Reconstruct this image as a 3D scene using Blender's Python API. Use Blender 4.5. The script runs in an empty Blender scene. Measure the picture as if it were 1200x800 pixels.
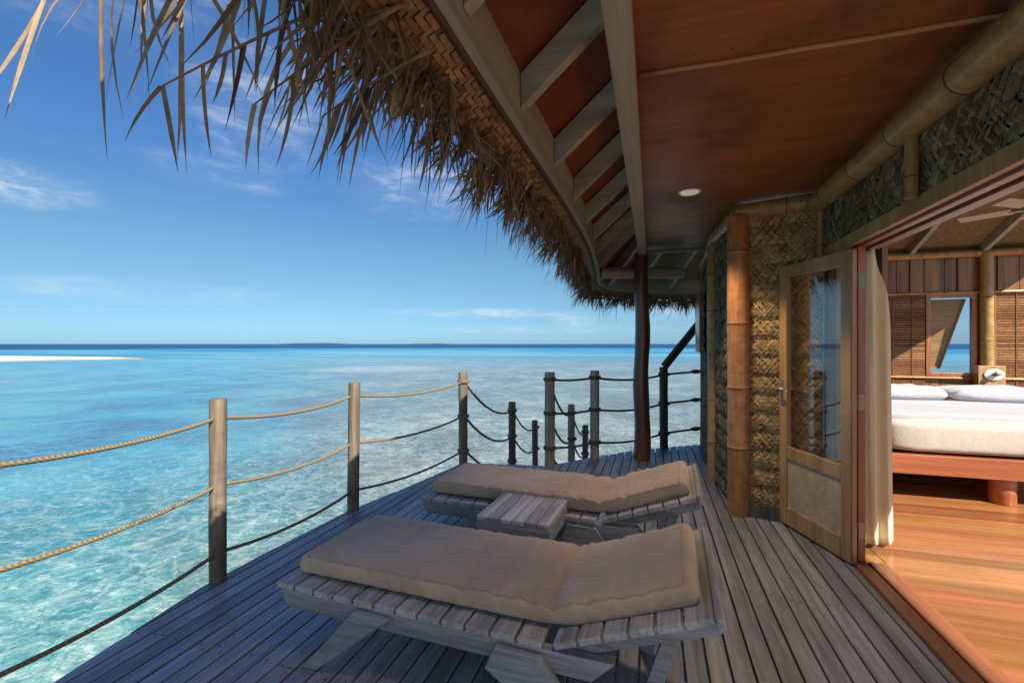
import bpy, bmesh, math, random
from mathutils import Vector, Matrix, Euler, noise as mnoise
R = math.radians
random.seed(7)
sc = bpy.context.scene
C = sc.collection

# ------------------------------------------------------------------ camera, sky, sun, exposure
cd = bpy.data.cameras.new("camera"); cam = bpy.data.objects.new("camera", cd); C.objects.link(cam)
cd.lens = 16; cd.sensor_width = 36; cd.clip_start = .02; cd.clip_end = 90000; cd.shift_y = .0025
cam.location = (0, 0, 1.4); cam.rotation_euler = (R(90), 0, R(17.1)); sc.camera = cam

SUN_AZ, SUN_EL = 130, 41          # azimuth clockwise from +Y (the direction of the deck boards)
world = bpy.data.worlds.new("World"); sc.world = world; world.use_nodes = True

class NT:
    """small helper to write node trees"""
    def __init__(s, tree): s.t = tree; s.n = tree.nodes; s.l = tree.links
    def new(s, typ, **kw):
        n = s.n.new(typ)
        for k, v in kw.items(): setattr(n, k, v)
        return n
    def put(s, sock, v):
        if hasattr(v, 'is_linked') or isinstance(v, bpy.types.NodeSocket): s.l.new(v, sock)
        else: sock.default_value = v
    def math(s, op, a, b=0., c=0., clamp=False):
        n = s.new('ShaderNodeMath', operation=op, use_clamp=clamp)
        for i, v in enumerate((a, b, c)):
            s.put(n.inputs[i], v)
        return n.outputs[0]
    def mapr(s, v, a, b, c=0., d=1., smooth=True):
        n = s.new('ShaderNodeMapRange', interpolation_type='SMOOTHSTEP' if smooth else 'LINEAR')
        s.put(n.inputs[0], v)
        for i, x in enumerate((a, b, c, d)): s.put(n.inputs[i + 1], x)
        return n.outputs[0]
    def mix(s, f, a, b, blend='MIX'):
        n = s.new('ShaderNodeMix', data_type='RGBA', blend_type=blend)
        s.put(n.inputs[0], f); s.put(n.inputs[6], col(a)); s.put(n.inputs[7], col(b))
        return n.outputs[2]
    def noise(s, vec, scale, detail=4., rough=.55, dist=0., out=0):
        n = s.new('ShaderNodeTexNoise')
        if vec is not None: s.l.new(vec, n.inputs['Vector'])
        for k, v in (('Scale', scale), ('Detail', detail), ('Roughness', rough), ('Distortion', dist)): s.put(n.inputs[k], v)
        return n.outputs[out]
    def vor(s, vec, scale, feature='F1', rnd=1.):
        n = s.new('ShaderNodeTexVoronoi', feature=feature)
        s.l.new(vec, n.inputs['Vector']); s.put(n.inputs['Scale'], scale); s.put(n.inputs['Randomness'], rnd)
        return n
    def mapping(s, vec, scale=(1, 1, 1), rot=(0, 0, 0), loc=(0, 0, 0)):
        n = s.new('ShaderNodeMapping'); s.l.new(vec, n.inputs[0])
        n.inputs['Scale'].default_value = scale; n.inputs['Rotation'].default_value = rot; n.inputs['Location'].default_value = loc
        return n.outputs[0]
    def sep(s, vec):
        n = s.new('ShaderNodeSeparateXYZ'); s.l.new(vec, n.inputs[0]); return n.outputs
    def comb(s, x, y, z):
        n = s.new('ShaderNodeCombineXYZ')
        for i, v in enumerate((x, y, z)): s.put(n.inputs[i], v)
        return n.outputs[0]
    def ramp(s, v, stops):
        n = s.new('ShaderNodeValToRGB'); s.put(n.inputs[0], v)
        e = n.color_ramp.elements
        while len(e) < len(stops): e.new(.5)
        for el, (p, c) in zip(e, stops): el.position = p; el.color = col(c)
        return n.outputs[0]
    def bump(s, h, strength=.3, dist=.01, normal=None):
        n = s.new('ShaderNodeBump'); s.put(n.inputs['Strength'], strength); s.put(n.inputs['Distance'], dist); s.l.new(h, n.inputs['Height'])
        if normal is not None: s.l.new(normal, n.inputs['Normal'])
        return n.outputs[0]

def col(c):
    if isinstance(c, (tuple, list)) and len(c) == 3: return (*c, 1.)
    return c

w = NT(world.node_tree); w.n.clear()
sky = w.new('ShaderNodeTexSky', sky_type='NISHITA', sun_disc=False)
sky.sun_elevation = R(SUN_EL); sky.sun_rotation = R(SUN_AZ); sky.altitude = 0; sky.air_density = 1.0; sky.dust_density = .35; sky.ozone_density = 2.2
tc = w.new('ShaderNodeTexCoord'); d = w.sep(tc.outputs['Generated'])
az = w.math('ARCTAN2', d[0], d[1]); el = w.math('ARCSINE', d[2])
tint = w.new('ShaderNodeValToRGB'); w.l.new(w.math('DIVIDE', el, R(90)), tint.inputs[0])
te = tint.color_ramp.elements       # clear tropical air: deeper blue than the plain model, no yellow rim
for e_, c_ in ((0, (.40, .74, 1.3)), (3, (.42, .69, 1.04)), (6, (.48, .71, .88)), (11, (.52, .78, .88)), (20, (.48, .80, 1.12)), (36, (.56, .95, 1.34)), (48, (.42, .90, 1.75)), (90, (.42, .9, 1.75))):
    q_ = te[0] if e_ == 0 else te[-1] if e_ == 90 else te.new(e_ / 90)
    q_.position = e_ / 90; q_.color = (*[x_ / 1.8 for x_ in c_], 1)
away = w.mapr(w.math('ABSOLUTE', w.math('SUBTRACT', w.math('MODULO', w.math('ADD', az, R(720 + 180 - SUN_AZ)), R(360)), R(180))), R(60), R(95))
tm = w.mix(1., sky.outputs[0], w.mix(away, (.62, .6, .58), tint.outputs[0]), 'MULTIPLY'); tm = w.mix(1., tm, (1.8, 1.8, 1.8), 'MULTIPLY')
ae = w.comb(w.math('MULTIPLY', az, 1.0), w.math('MULTIPLY', el, 3.2), 0.)
warp = w.noise(ae, 3., 3., .6, 0., 1)
v = w.new('ShaderNodeVectorMath', operation='MULTIPLY_ADD'); w.l.new(warp, v.inputs[0]); v.inputs[1].default_value = (.25, .25, 0); w.l.new(ae, v.inputs[2])
streak = w.mapr(w.noise(v.outputs[0], 9., 9., .62), .44, .72)
def blob(a, e, wa, we, amt):
    t = w.math('ADD', w.math('POWER', w.math('ABSOLUTE', w.math('DIVIDE', w.math('SUBTRACT', az, R(a)), R(wa))), 2.), w.math('POWER', w.math('ABSOLUTE', w.math('DIVIDE', w.math('SUBTRACT', el, R(e)), R(we))), 2.))
    return w.mapr(t, 1., 0., 0., amt)
cl = None
# (azimuth, elevation, half width, half height, amount) in degrees: the wisps of cirrus over the lagoon; the last ones, unseen behind the camera, are added for fill light
for b in ((-46, 25, 9, 8, .4), (-28, 18.5, 12, 4.2, .5), (-66, 13.3, 8, 2.2, .8), (-50, 17.5, 9, 2.2, .3), (-20, 3.9, 16, .75, .7), (-9.5, 2.9, 3.4, 1.5, .9), (-60, 31, 18, 6, .22), (-12, 1.8, 18, .7, .35), (10, 5, 20, 3, .4), (-55, 5, 16, 1.6, .3), (60, 14, 30, 6, .6), (150, 30, 60, 22, .8), (-130, 25, 45, 16, .7)):
    x = blob(*b); cl = x if cl is None else w.math('MAXIMUM', cl, x)
cl = w.math('MULTIPLY', cl, w.math('ADD', w.math('MULTIPLY', streak, .9), .12), clamp=True)
skyc = w.mix(cl, tm, (7.6, 8.2, 8.8))
bg = w.new('ShaderNodeBackground'); w.l.new(skyc, bg.inputs[0]); bg.inputs[1].default_value = .05
wo = w.new('ShaderNodeOutputWorld'); w.l.new(bg.outputs[0], wo.inputs[0])

sl = bpy.data.lights.new("sun", 'SUN'); sl.energy = 4.4; sl.angle = R(.53); sl.color = (1, .93, .82)
so = bpy.data.objects.new("sun", sl); C.objects.link(so); so.location = (20, -20, 20)
sd = Vector((math.sin(R(SUN_AZ)) * math.cos(R(SUN_EL)), math.cos(R(SUN_AZ)) * math.cos(R(SUN_EL)), math.sin(R(SUN_EL))))
so.rotation_euler = (-sd).to_track_quat('-Z', 'Y').to_euler()

vs = sc.view_settings; vs.view_transform = 'Standard'; vs.look = 'None'; vs.exposure = 1.22; vs.gamma = 1; vs.use_curve_mapping = False
sc.render.engine = 'CYCLES'; sc.cycles.use_denoising = True
sc.cycles.max_bounces = 12; sc.cycles.diffuse_bounces = 7; sc.cycles.transparent_max_bounces = 12; sc.cycles.caustics_reflective = False; sc.cycles.caustics_refractive = False

# ------------------------------------------------------------------ mesh helpers
class MB:
    def __init__(s): s.v = []; s.f = []; s.m = []
    def add(s, verts, faces, mi=0):
        o = len(s.v); s.v += [tuple(p) for p in verts]; s.f += [tuple(i + o for i in f) for f in faces]; s.m += [mi] * len(faces)
    def hexa(s, p, mi=0):      # eight corners: four below, four above, both counter-clockwise seen from above
        s.add(p, [(3, 2, 1, 0), (4, 5, 6, 7), (0, 1, 5, 4), (1, 2, 6, 5), (2, 3, 7, 6), (3, 0, 4, 7)], mi)
    def box(s, a, b, mi=0):
        (x0, y0, z0), (x1, y1, z1) = a, b
        s.hexa([(x0, y0, z0), (x1, y0, z0), (x1, y1, z0), (x0, y1, z0), (x0, y0, z1), (x1, y0, z1), (x1, y1, z1), (x0, y1, z1)], mi)
    def bar(s, a, b, w, h, up=(0, 0, 1), mi=0):      # rectangular bar from a to b
        a, b = Vector(a), Vector(b); t = (b - a).normalized(); u = Vector(up); sd = t.cross(u).normalized() * (w / 2); u = sd.cross(t).normalized() * (h / 2)
        s.hexa([a - sd - u, a + sd - u, b + sd - u, b - sd - u, a - sd + u, a + sd + u, b + sd + u, b - sd + u], mi)
    def prism(s, poly, z0, z1, mi=0):                # vertical prism over an xy polygon (ccw)
        n = len(poly); s.add([(x, y, z0) for x, y in poly] + [(x, y, z1) for x, y in poly],
            [tuple(range(n))[::-1], tuple(range(n, 2 * n))] + [(i, (i + 1) % n, n + (i + 1) % n, n + i) for i in range(n)], mi)
    def sideprism(s, poly, y0, y1, mi=0):            # prism over an xz polygon
        n = len(poly); s.add([(x, y0, z) for x, z in poly] + [(x, y1, z) for x, z in poly],
            [tuple(range(n)), tuple(range(n, 2 * n))[::-1]] + [(i, n + i, n + (i + 1) % n, (i + 1) % n) for i in range(n)], mi)
    def tube(s, pts, r, seg=12, mi=0, cap=True, wob=0.):
        pts = [Vector(p) for p in pts]; n = len(pts); rr = r if isinstance(r, (list, tuple)) else [r] * n
        vs_ = []; t0 = (pts[1] - pts[0]).normalized(); u = t0.orthogonal().normalized()
        for i, p in enumerate(pts):
            t = (pts[min(i + 1, n - 1)] - pts[max(i - 1, 0)]).normalized(); u = (u - t * u.dot(t)).normalized(); v_ = t.cross(u)
            for k in range(seg):
                a = 2 * math.pi * k / seg; q = rr[i] * (1 + (wob * mnoise.noise(Vector((math.cos(a) * 1.3, math.sin(a) * 1.3, i * .6 + p.x * 9))) if wob else 0))
                vs_.append(p + u * math.cos(a) * q + v_ * math.sin(a) * q)
        fs = [(i * seg + k, i * seg + (k + 1) % seg, (i + 1) * seg + (k + 1) % seg, (i + 1) * seg + k) for i in range(n - 1) for k in range(seg)]
        if cap: fs += [tuple(range(seg))[::-1], tuple(range((n - 1) * seg, n * seg))]
        s.add(vs_, fs, mi)
    def lathe(s, prof, c, seg=32, mi=0):
        n = len(prof); vs_ = [(c[0] + r * math.cos(2 * math.pi * k / seg), c[1] + r * math.sin(2 * math.pi * k / seg), c[2] + z) for r, z in prof for k in range(seg)]
        fs = [(i * seg + k, i * seg + (k + 1) % seg, (i + 1) * seg + (k + 1) % seg, (i + 1) * seg + k) for i in range(n - 1) for k in range(seg)]
        s.add(vs_, fs + [tuple(range(seg))[::-1], tuple(range((n - 1) * seg, n * seg))], mi)
    def xform(s, M, start=0):
        s.v[start:] = [tuple(M @ Vector(p)) for p in s.v[start:]]
    def build(s, name, mats, parent=None, origin=(0, 0, 0), smooth=False, bevel=0., props=None, auto=None, fixn=False):
        me = bpy.data.meshes.new(name); ox, oy, oz = origin
        me.from_pydata([(x - ox, y - oy, z - oz) for x, y, z in s.v], [], s.f); me.update()
        if fixn:
            bm = bmesh.new(); bm.from_mesh(me); bmesh.ops.recalc_face_normals(bm, faces=bm.faces); bm.to_mesh(me); bm.free()
        if not isinstance(mats, (list, tuple)): mats = [mats]
        for m in mats: me.materials.append(m)
        if len(mats) > 1: me.polygons.foreach_set('material_index', s.m)
        if smooth or auto:
            me.polygons.foreach_set('use_smooth', [True] * len(me.polygons))
            if auto: me.set_sharp_from_angle(angle=R(auto))
        o = bpy.data.objects.new(name, me); C.objects.link(o)
        if parent is not None: o.parent = parent
        else: o.location = origin
        if bevel:
            b = o.modifiers.new('bevel', 'BEVEL'); b.width = bevel; b.segments = 2; b.limit_method = 'ANGLE'; b.angle_limit = R(35); b.harden_normals = False
        for k, v_ in (props or {}).items(): o[k] = v_
        return o

def thing(name, label, cat, loc=(0, 0, 0), rz=0., group=None):
    o = bpy.data.objects.new(name, None); C.objects.link(o); o.location = loc; o.rotation_euler = (0, 0, rz); o.empty_display_size = .1
    o['label'] = label; o['category'] = cat
    if group: o['group'] = group
    return o
def tag(o, label, cat, group=None):
    o['label'] = label; o['category'] = cat
    if group: o['group'] = group
    return o
def kids(o): return [c for c in bpy.data.objects if c.parent == o]
def copy_tree(o, parent=None):
    c = o.copy(); C.objects.link(c)
    if parent is not None: c.parent = parent
    for k in kids(o): copy_tree(k, c)
    return c

# ------------------------------------------------------------------ materials
def newmat(name):
    m = bpy.data.materials.new(name); m.use_nodes = True; t = NT(m.node_tree); t.n.clear()
    b = t.new('ShaderNodeBsdfPrincipled'); o = t.new('ShaderNodeOutputMaterial'); t.l.new(b.outputs[0], o.inputs[0])
    tc_ = t.new('ShaderNodeTexCoord')
    return m, t, b, tc_.outputs['Object'], o

def wood(name, dark, light, axis='x', rough=.6, bump=.25, scale=1., stain=None, spec=.35, coat=0., planks=None, stain_amt=.5):
    """grain along one axis; planks=(axis index, pitch) gives each board its own tone"""
    m, t, b, oc, _ = newmat(name)
    k = {'x': (2.2, 46, 46), 'y': (46, 2.2, 46), 'z': (46, 46, 2.2)}[axis]
    vec = oc
    if planks:
        ax, pitch, off = planks
        idx = t.math('FLOOR', t.math('DIVIDE', t.math('SUBTRACT', t.sep(oc)[ax], off), pitch))
        wn = t.new('ShaderNodeTexWhiteNoise', noise_dimensions='1D'); t.l.new(idx, wn.inputs['W'])
        sh = t.new('ShaderNodeVectorMath', operation='MULTIPLY_ADD'); t.l.new(wn.outputs['Color'], sh.inputs[0]); sh.inputs[1].default_value = (9, 9, 9); t.l.new(oc, sh.inputs[2]); vec = sh.outputs[0]
    mp = t.mapping(vec, tuple(x * scale for x in k))
    g1 = t.noise(mp, 1., 6., .65, .4); g2 = t.noise(t.mapping(vec, tuple(x * scale * .22 for x in k)), 1., 3., .6)
    big = t.noise(vec, 3.2 * scale, 4., .6)
    f = t.math('ADD', t.math('MULTIPLY', g1, .55), t.math('MULTIPLY', g2, .45))
    f = t.mapr(f, .33, .67)
    c = t.mix(f, dark, light)
    if planks:
        hv = t.new('ShaderNodeHueSaturation'); t.l.new(c, hv.inputs['Color'])
        t.l.new(t.math('ADD', t.math('MULTIPLY', wn.outputs['Value'], .5), .75), hv.inputs['Value'])
        t.l.new(t.math('ADD', t.math('MULTIPLY', t.sep(wn.outputs['Color'])[1], .03), .485), hv.inputs['Hue']); c = hv.outputs[0]
    if stain: c = t.mix(t.mapr(big, .46, .74, 0., stain_amt), c, stain)
    t.l.new(c, b.inputs['Base Color'])
    t.l.new(t.math('ADD', t.math('MULTIPLY', big, .3), rough - .15), b.inputs['Roughness'])
    b.inputs['Specular IOR Level'].default_value = spec
    if coat: b.inputs['Coat Weight'].default_value = coat; b.inputs['Coat Roughness'].default_value = .25
    t.l.new(t.bump(f, bump, .004), b.inputs['Normal'])
    return m

def plain(name, c, rough=.5, metal=0., var=.12, scale=8., bump=.05, spec=.4):
    m, t, b, oc, _ = newmat(name)
    n = t.noise(oc, scale, 5., .6)
    t.l.new(t.mix(n, tuple(x * (1 - var) for x in c), tuple(min(1, x * (1 + var)) for x in c)), b.inputs['Base Color'])
    b.inputs['Metallic'].default_value = metal; b.inputs['Specular IOR Level'].default_value = spec
    t.l.new(t.math('ADD', t.math('MULTIPLY', n, .2), rough - .1), b.inputs['Roughness'])
    t.l.new(t.bump(t.noise(oc, scale * 6, 4.), bump, .004), b.inputs['Normal'])
    return m

M = {}
PITCH = .0945
M['deck'] = wood('deck_boards', (.108, .108, .132), (.305, .30, .328), 'y', .42, .35, 1., (.15, .125, .11), .65, planks=(0, PITCH, -2.6))
M['screw'] = plain('screw_heads', (.05, .04, .035), .6)
M['teak'] = wood('weathered_teak', (.14, .142, .15), (.335, .335, .345), 'x', .7, .35, 1.2, (.16, .13, .1))
M['teak_y'] = wood('weathered_teak_slat', (.18, .172, .17), (.44, .42, .41), 'y', .68, .35, 1.2, (.14, .11, .09))
M['teak_t'] = wood('weathered_teak_table', (.2, .2, .21), (.46, .45, .455), 'y', .65, .3, 1.2, (.2, .17, .15), planks=(0, .0735, -.22))
M['post'] = wood('weathered_post', (.07, .052, .036), (.24, .185, .125), 'z', .75, .5, 1.1, (.075, .055, .04), stain_amt=.75)
M['post_lit'] = wood('sunlit_tone_post', (.2, .165, .125), (.46, .40, .32), 'z', .75, .45, 1.1, (.14, .11, .08), stain_amt=.6)  # lighter copy of the post wood: sunlight on shaded far posts put into the colour
M['post_dark'] = wood('wet_dark_post', (.045, .04, .035), (.13, .115, .095), 'z', .7, .4, 1.1)
M['varnish'] = wood('varnished_log', (.07, .022, .012), (.19, .065, .03), 'z', .35, .15, .6, (.05, .018, .012), .5, .35)
M['painted'] = wood('grey_painted_timber', (.25, .235, .175), (.38, .355, .27), 'x', .6, .12, .5, (.27, .25, .2), stain_amt=.35)
M['painted_y'] = wood('grey_painted_beam', (.25, .235, .175), (.38, .355, .27), 'y', .6, .12, .5, (.27, .25, .2), stain_amt=.35)
M['ply'] = wood('red_stained_plywood', (.185, .066, .022), (.30, .108, .035), 'x', .42, .08, .5, (.085, .03, .012), .3, stain_amt=.9)
M['ply_dark'] = wood('red_stained_sarking', (.12, .028, .013), (.22, .058, .022), 'x', .55, .08, .2, (.1, .025, .012))
M['batten'] = wood('cane_batten', (.3, .15, .06), (.45, .25, .11), 'x', .5, .1)
M['door'] = wood('oiled_door_timber', (.28, .16, .066), (.47, .29, .13), 'z', .42, .12, .6, (.26, .14, .06), .4, .15, stain_amt=.4)
M['door_in'] = wood('oiled_door_panel', (.36, .27, .16), (.5, .39, .25), 'x', .5, .1, .6, (.36, .25, .13), stain_amt=.25)
M['jamb'] = wood('red_jamb', (.2, .06, .025), (.42, .15, .06), 'z', .32, .1, .6, None, .45, .3)
M['jamb_y'] = wood('red_sill', (.16, .055, .028), (.33, .12, .055), 'y', .35, .1, .6, (.12, .045, .025), .45, .2)
M['floor'] = wood('polished_floor', (.25, .092, .03), (.41, .185, .07), 'x', .22, .05, .45, (.24, .08, .026), .5, .2, planks=(1, .135, 0.), stain_amt=.4)
M['bed'] = wood('red_bed_timber', (.25, .07, .028), (.43, .145, .06), 'x', .3, .06, .5, None, .45, .3)
M['planks_in'] = wood('interior_planks', (.11, .046, .018), (.32, .145, .06), 'z', .4, .1, .7, None, .4, .15, planks=(0, .105, 0.))
M['bronze'] = plain('tarnished_brass', (.24, .19, .12), .45, .8)
M['steel'] = plain('brushed_steel', (.55, .55, .55), .35, .9)
M['white'] = plain('white_lamp_cover', (.75, .74, .68), .4)
M['fanw'] = plain('pale_fan_blade', (.45, .4, .33), .45)

def fabric(name, c, var, rough=.9, weave=420., fold=.0, sheen=.3, stains=None):
    m, t, b, oc, _ = newmat(name)
    n = t.noise(oc, 4., 5., .6)
    cc = t.mix(t.mapr(n, .3, .7), tuple(x * (1 - var) for x in c), tuple(x * (1 + var) for x in c))
    if stains: cc = t.mix(t.mapr(t.noise(oc, 2.1, 5., .65, .8), .5, .75, 0., .55), cc, stains)
    t.l.new(cc, b.inputs['Base Color']); b.inputs['Roughness'].default_value = rough
    b.inputs['Sheen Weight'].default_value = sheen; b.inputs['Sheen Roughness'].default_value = .5; b.inputs['Specular IOR Level'].default_value = .2
    wv = t.math('ADD', t.noise(t.mapping(oc, (weave, weave * .2, weave)), 1., 2.), t.noise(t.mapping(oc, (weave * .2, weave, weave)), 1., 2.))
    nb = t.bump(wv, .25, .0015)
    nb = t.bump(t.noise(t.mapping(oc, (16, 5, 10)), 1., 5., .6, .6), .35, .012, nb)
    t.l.new(nb, b.inputs['Normal'])
    return m
M['cushion'] = fabric('tan_canvas', (.385, .272, .178), .13, stains=(.29, .21, .145))
M['curtain'] = fabric('cream_curtain', (.88, .80, .60), .05, .85, 300)
def sheer(m):
    t = NT(m.node_tree); b = [n for n in t.n if n.type == 'BSDF_PRINCIPLED'][0]; out = [n for n in t.n if n.type == 'OUTPUT_MATERIAL'][0]
    tr = t.new('ShaderNodeBsdfTranslucent'); tr.inputs[0].default_value = (.86, .8, .64, 1); mx = t.new('ShaderNodeMixShader'); mx.inputs[0].default_value = .4
    t.l.new(b.outputs[0], mx.inputs[1]); t.l.new(tr.outputs[0], mx.inputs[2]); t.l.new(mx.outputs[0], out.inputs[0])
sheer(M['curtain'])
M['sheet'] = fabric('white_cotton', (.44, .41, .36), .03, .85, 300)
M['pillow'] = fabric('white_pillow_cotton', (.40, .40, .44), .02, .85, 300)

def bamboo_mat(name, a, b_, rough=.35):
    m, t, b, oc, _ = newmat(name)
    n = t.noise(t.mapping(oc, (14, 14, 14)), 1., 5., .6); g = t.noise(t.mapping(oc, (90, 90, 3)), 1., 4., .6)
    bl = t.noise(oc, 5., 4., .7)
    c = t.mix(t.mapr(t.math('ADD', t.math('MULTIPLY', n, .5), t.math('MULTIPLY', g, .5)), .33, .66), a, b_)
    c = t.mix(t.mapr(bl, .56, .78, 0., .6), c, tuple(x * .45 for x in a))
    t.l.new(c, b.inputs['Base Color']); b.inputs['Roughness'].default_value = rough; b.inputs['Specular IOR Level'].default_value = .45
    b.inputs['Coat Weight'].default_value = .2; b.inputs['Coat Roughness'].default_value = .3
    t.l.new(t.bump(g, .12, .003), b.inputs['Normal'])
    return m
M['bamboo'] = bamboo_mat('varnished_bamboo', (.27, .105, .034), (.48, .22, .075))
M['bamboo_pale'] = bamboo_mat('olive_bamboo', (.26, .145, .05), (.44, .27, .1), .4)
M['ring'] = plain('bamboo_node', (.08, .04, .018), .6)
M['log'] = wood('pale_log', (.32, .25, .17), (.52, .43, .31), 'x', .6, .2, .8)

def palm_panel_mat(name, a, b_, c_):
    m, t, b, oc, _ = newmat(name)
    wv = t.new('ShaderNodeTexWave', wave_type='BANDS', bands_direction='DIAGONAL'); t.l.new(oc, wv.inputs[0]); wv.inputs['Scale'].default_value = 16; wv.inputs['Distortion'].default_value = 5; wv.inputs['Detail'].default_value = 3; wv.inputs['Detail Scale'].default_value = 2.2
    n = t.noise(oc, 26., 6., .65, .5); bg_ = t.noise(oc, 7., 4., .6)
    f = t.math('ADD', t.math('MULTIPLY', wv.outputs[1], .12), t.math('MULTIPLY', n, .88))
    c = t.mix(t.mapr(f, .25, .72), a, b_); c = t.mix(t.mapr(bg_, .45, .7, 0., .7), c, c_)
    t.l.new(c, b.inputs['Base Color']); b.inputs['Roughness'].default_value = .75; b.inputs['Specular IOR Level'].default_value = .25
    t.l.new(t.bump(f, .55, .008), b.inputs['Normal'])
    return m
M['palm'] = palm_panel_mat('plaited_palm_tan', (.2, .12, .05), (.6, .42, .2), (.42, .28, .12))
M['palm_grey'] = palm_panel_mat('plaited_palm_grey', (.10, .075, .045), (.36, .29, .18), (.24, .18, .1))
M['mat_in'] = palm_panel_mat('ceiling_matting', (.11, .065, .028), (.27, .17, .075), (.2, .12, .05))

def leaf_mat(name, stops, rough=.6):
    m, t, b, oc, out = newmat(name)
    geo = t.new('ShaderNodeNewGeometry'); rp = geo.outputs['Random Per Island']
    c = t.ramp(rp, stops); n = t.noise(oc, 30., 3.)
    c = t.mix(t.mapr(n, .3, .75, 0., .5), c, (.09, .055, .03))
    t.l.new(c, b.inputs['Base Color']); b.inputs['Roughness'].default_value = rough; b.inputs['Specular IOR Level'].default_value = .3
    tr = t.new('ShaderNodeBsdfTranslucent'); t.l.new(c, tr.inputs[0])
    mx = t.new('ShaderNodeMixShader'); mx.inputs[0].default_value = .22; t.l.new(b.outputs[0], mx.inputs[1]); t.l.new(tr.outputs[0], mx.inputs[2]); t.l.new(mx.outputs[0], out.inputs[0])
    return m
M['thatch'] = leaf_mat('dry_palm_leaf', [(0, (.06, .035, .018)), (.25, (.17, .1, .05)), (.5, (.33, .2, .1)), (.7, (.25, .2, .14)), (.88, (.42, .28, .15)), (1, (.52, .38, .22))])
M['plait'] = leaf_mat('plaited_leaf', [(0, (.22, .12, .05)), (.5, (.42, .25, .11)), (1, (.52, .35, .17))], .5)
M['louver'] = leaf_mat('cane_louver', [(0, (.22, .09, .036)), (.5, (.35, .155, .06)), (1, (.45, .23, .1))], .45)
M['flap'] = wood('cane_flap', (.2, .11, .045), (.36, .22, .09), 'x', .5, .3)

def rope_mat(name, a, b_):
    m, t, b, oc, _ = newmat(name)
    wv = t.new('ShaderNodeTexWave', wave_type='BANDS', bands_direction='DIAGONAL'); t.l.new(oc, wv.inputs[0]); wv.inputs['Scale'].default_value = 34; wv.inputs['Distortion'].default_value = 1.2
    t.l.new(t.mix(wv.outputs[1], a, b_), b.inputs['Base Color']); b.inputs['Roughness'].default_value = .85; b.inputs['Specular IOR Level'].default_value = .15
    t.l.new(t.bump(wv.outputs[1], .6, .004), b.inputs['Normal'])
    return m
M['rope'] = rope_mat('sisal_rope', (.15, .11, .06), (.27, .205, .12))
M['rope_dark'] = rope_mat('old_dark_rope', (.07, .055, .04), (.2, .16, .11))

def glass_mat():
    m, t, b, oc, out = newmat('door_glass'); t.n.remove(b)
    lw = t.new('ShaderNodeLayerWeight'); lw.inputs[0].default_value = .5
    fr = t.math('ADD', t.math('MULTIPLY', t.math('POWER', lw.outputs['Facing'], 4.), .9), .06)
    tr = t.new('ShaderNodeBsdfTransparent'); tr.inputs[0].default_value = (.93, .94, .93, 1)
    gl = t.new('ShaderNodeBsdfGlossy'); gl.inputs['Roughness'].default_value = .015; gl.inputs[0].default_value = (1, 1, 1, 1)
    mx = t.new('ShaderNodeMixShader'); t.l.new(fr, mx.inputs[0]); t.l.new(tr.outputs[0], mx.inputs[1]); t.l.new(gl.outputs[0], mx.inputs[2]); t.l.new(mx.outputs[0], out.inputs[0])
    return m
M['glass'] = glass_mat()

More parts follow.
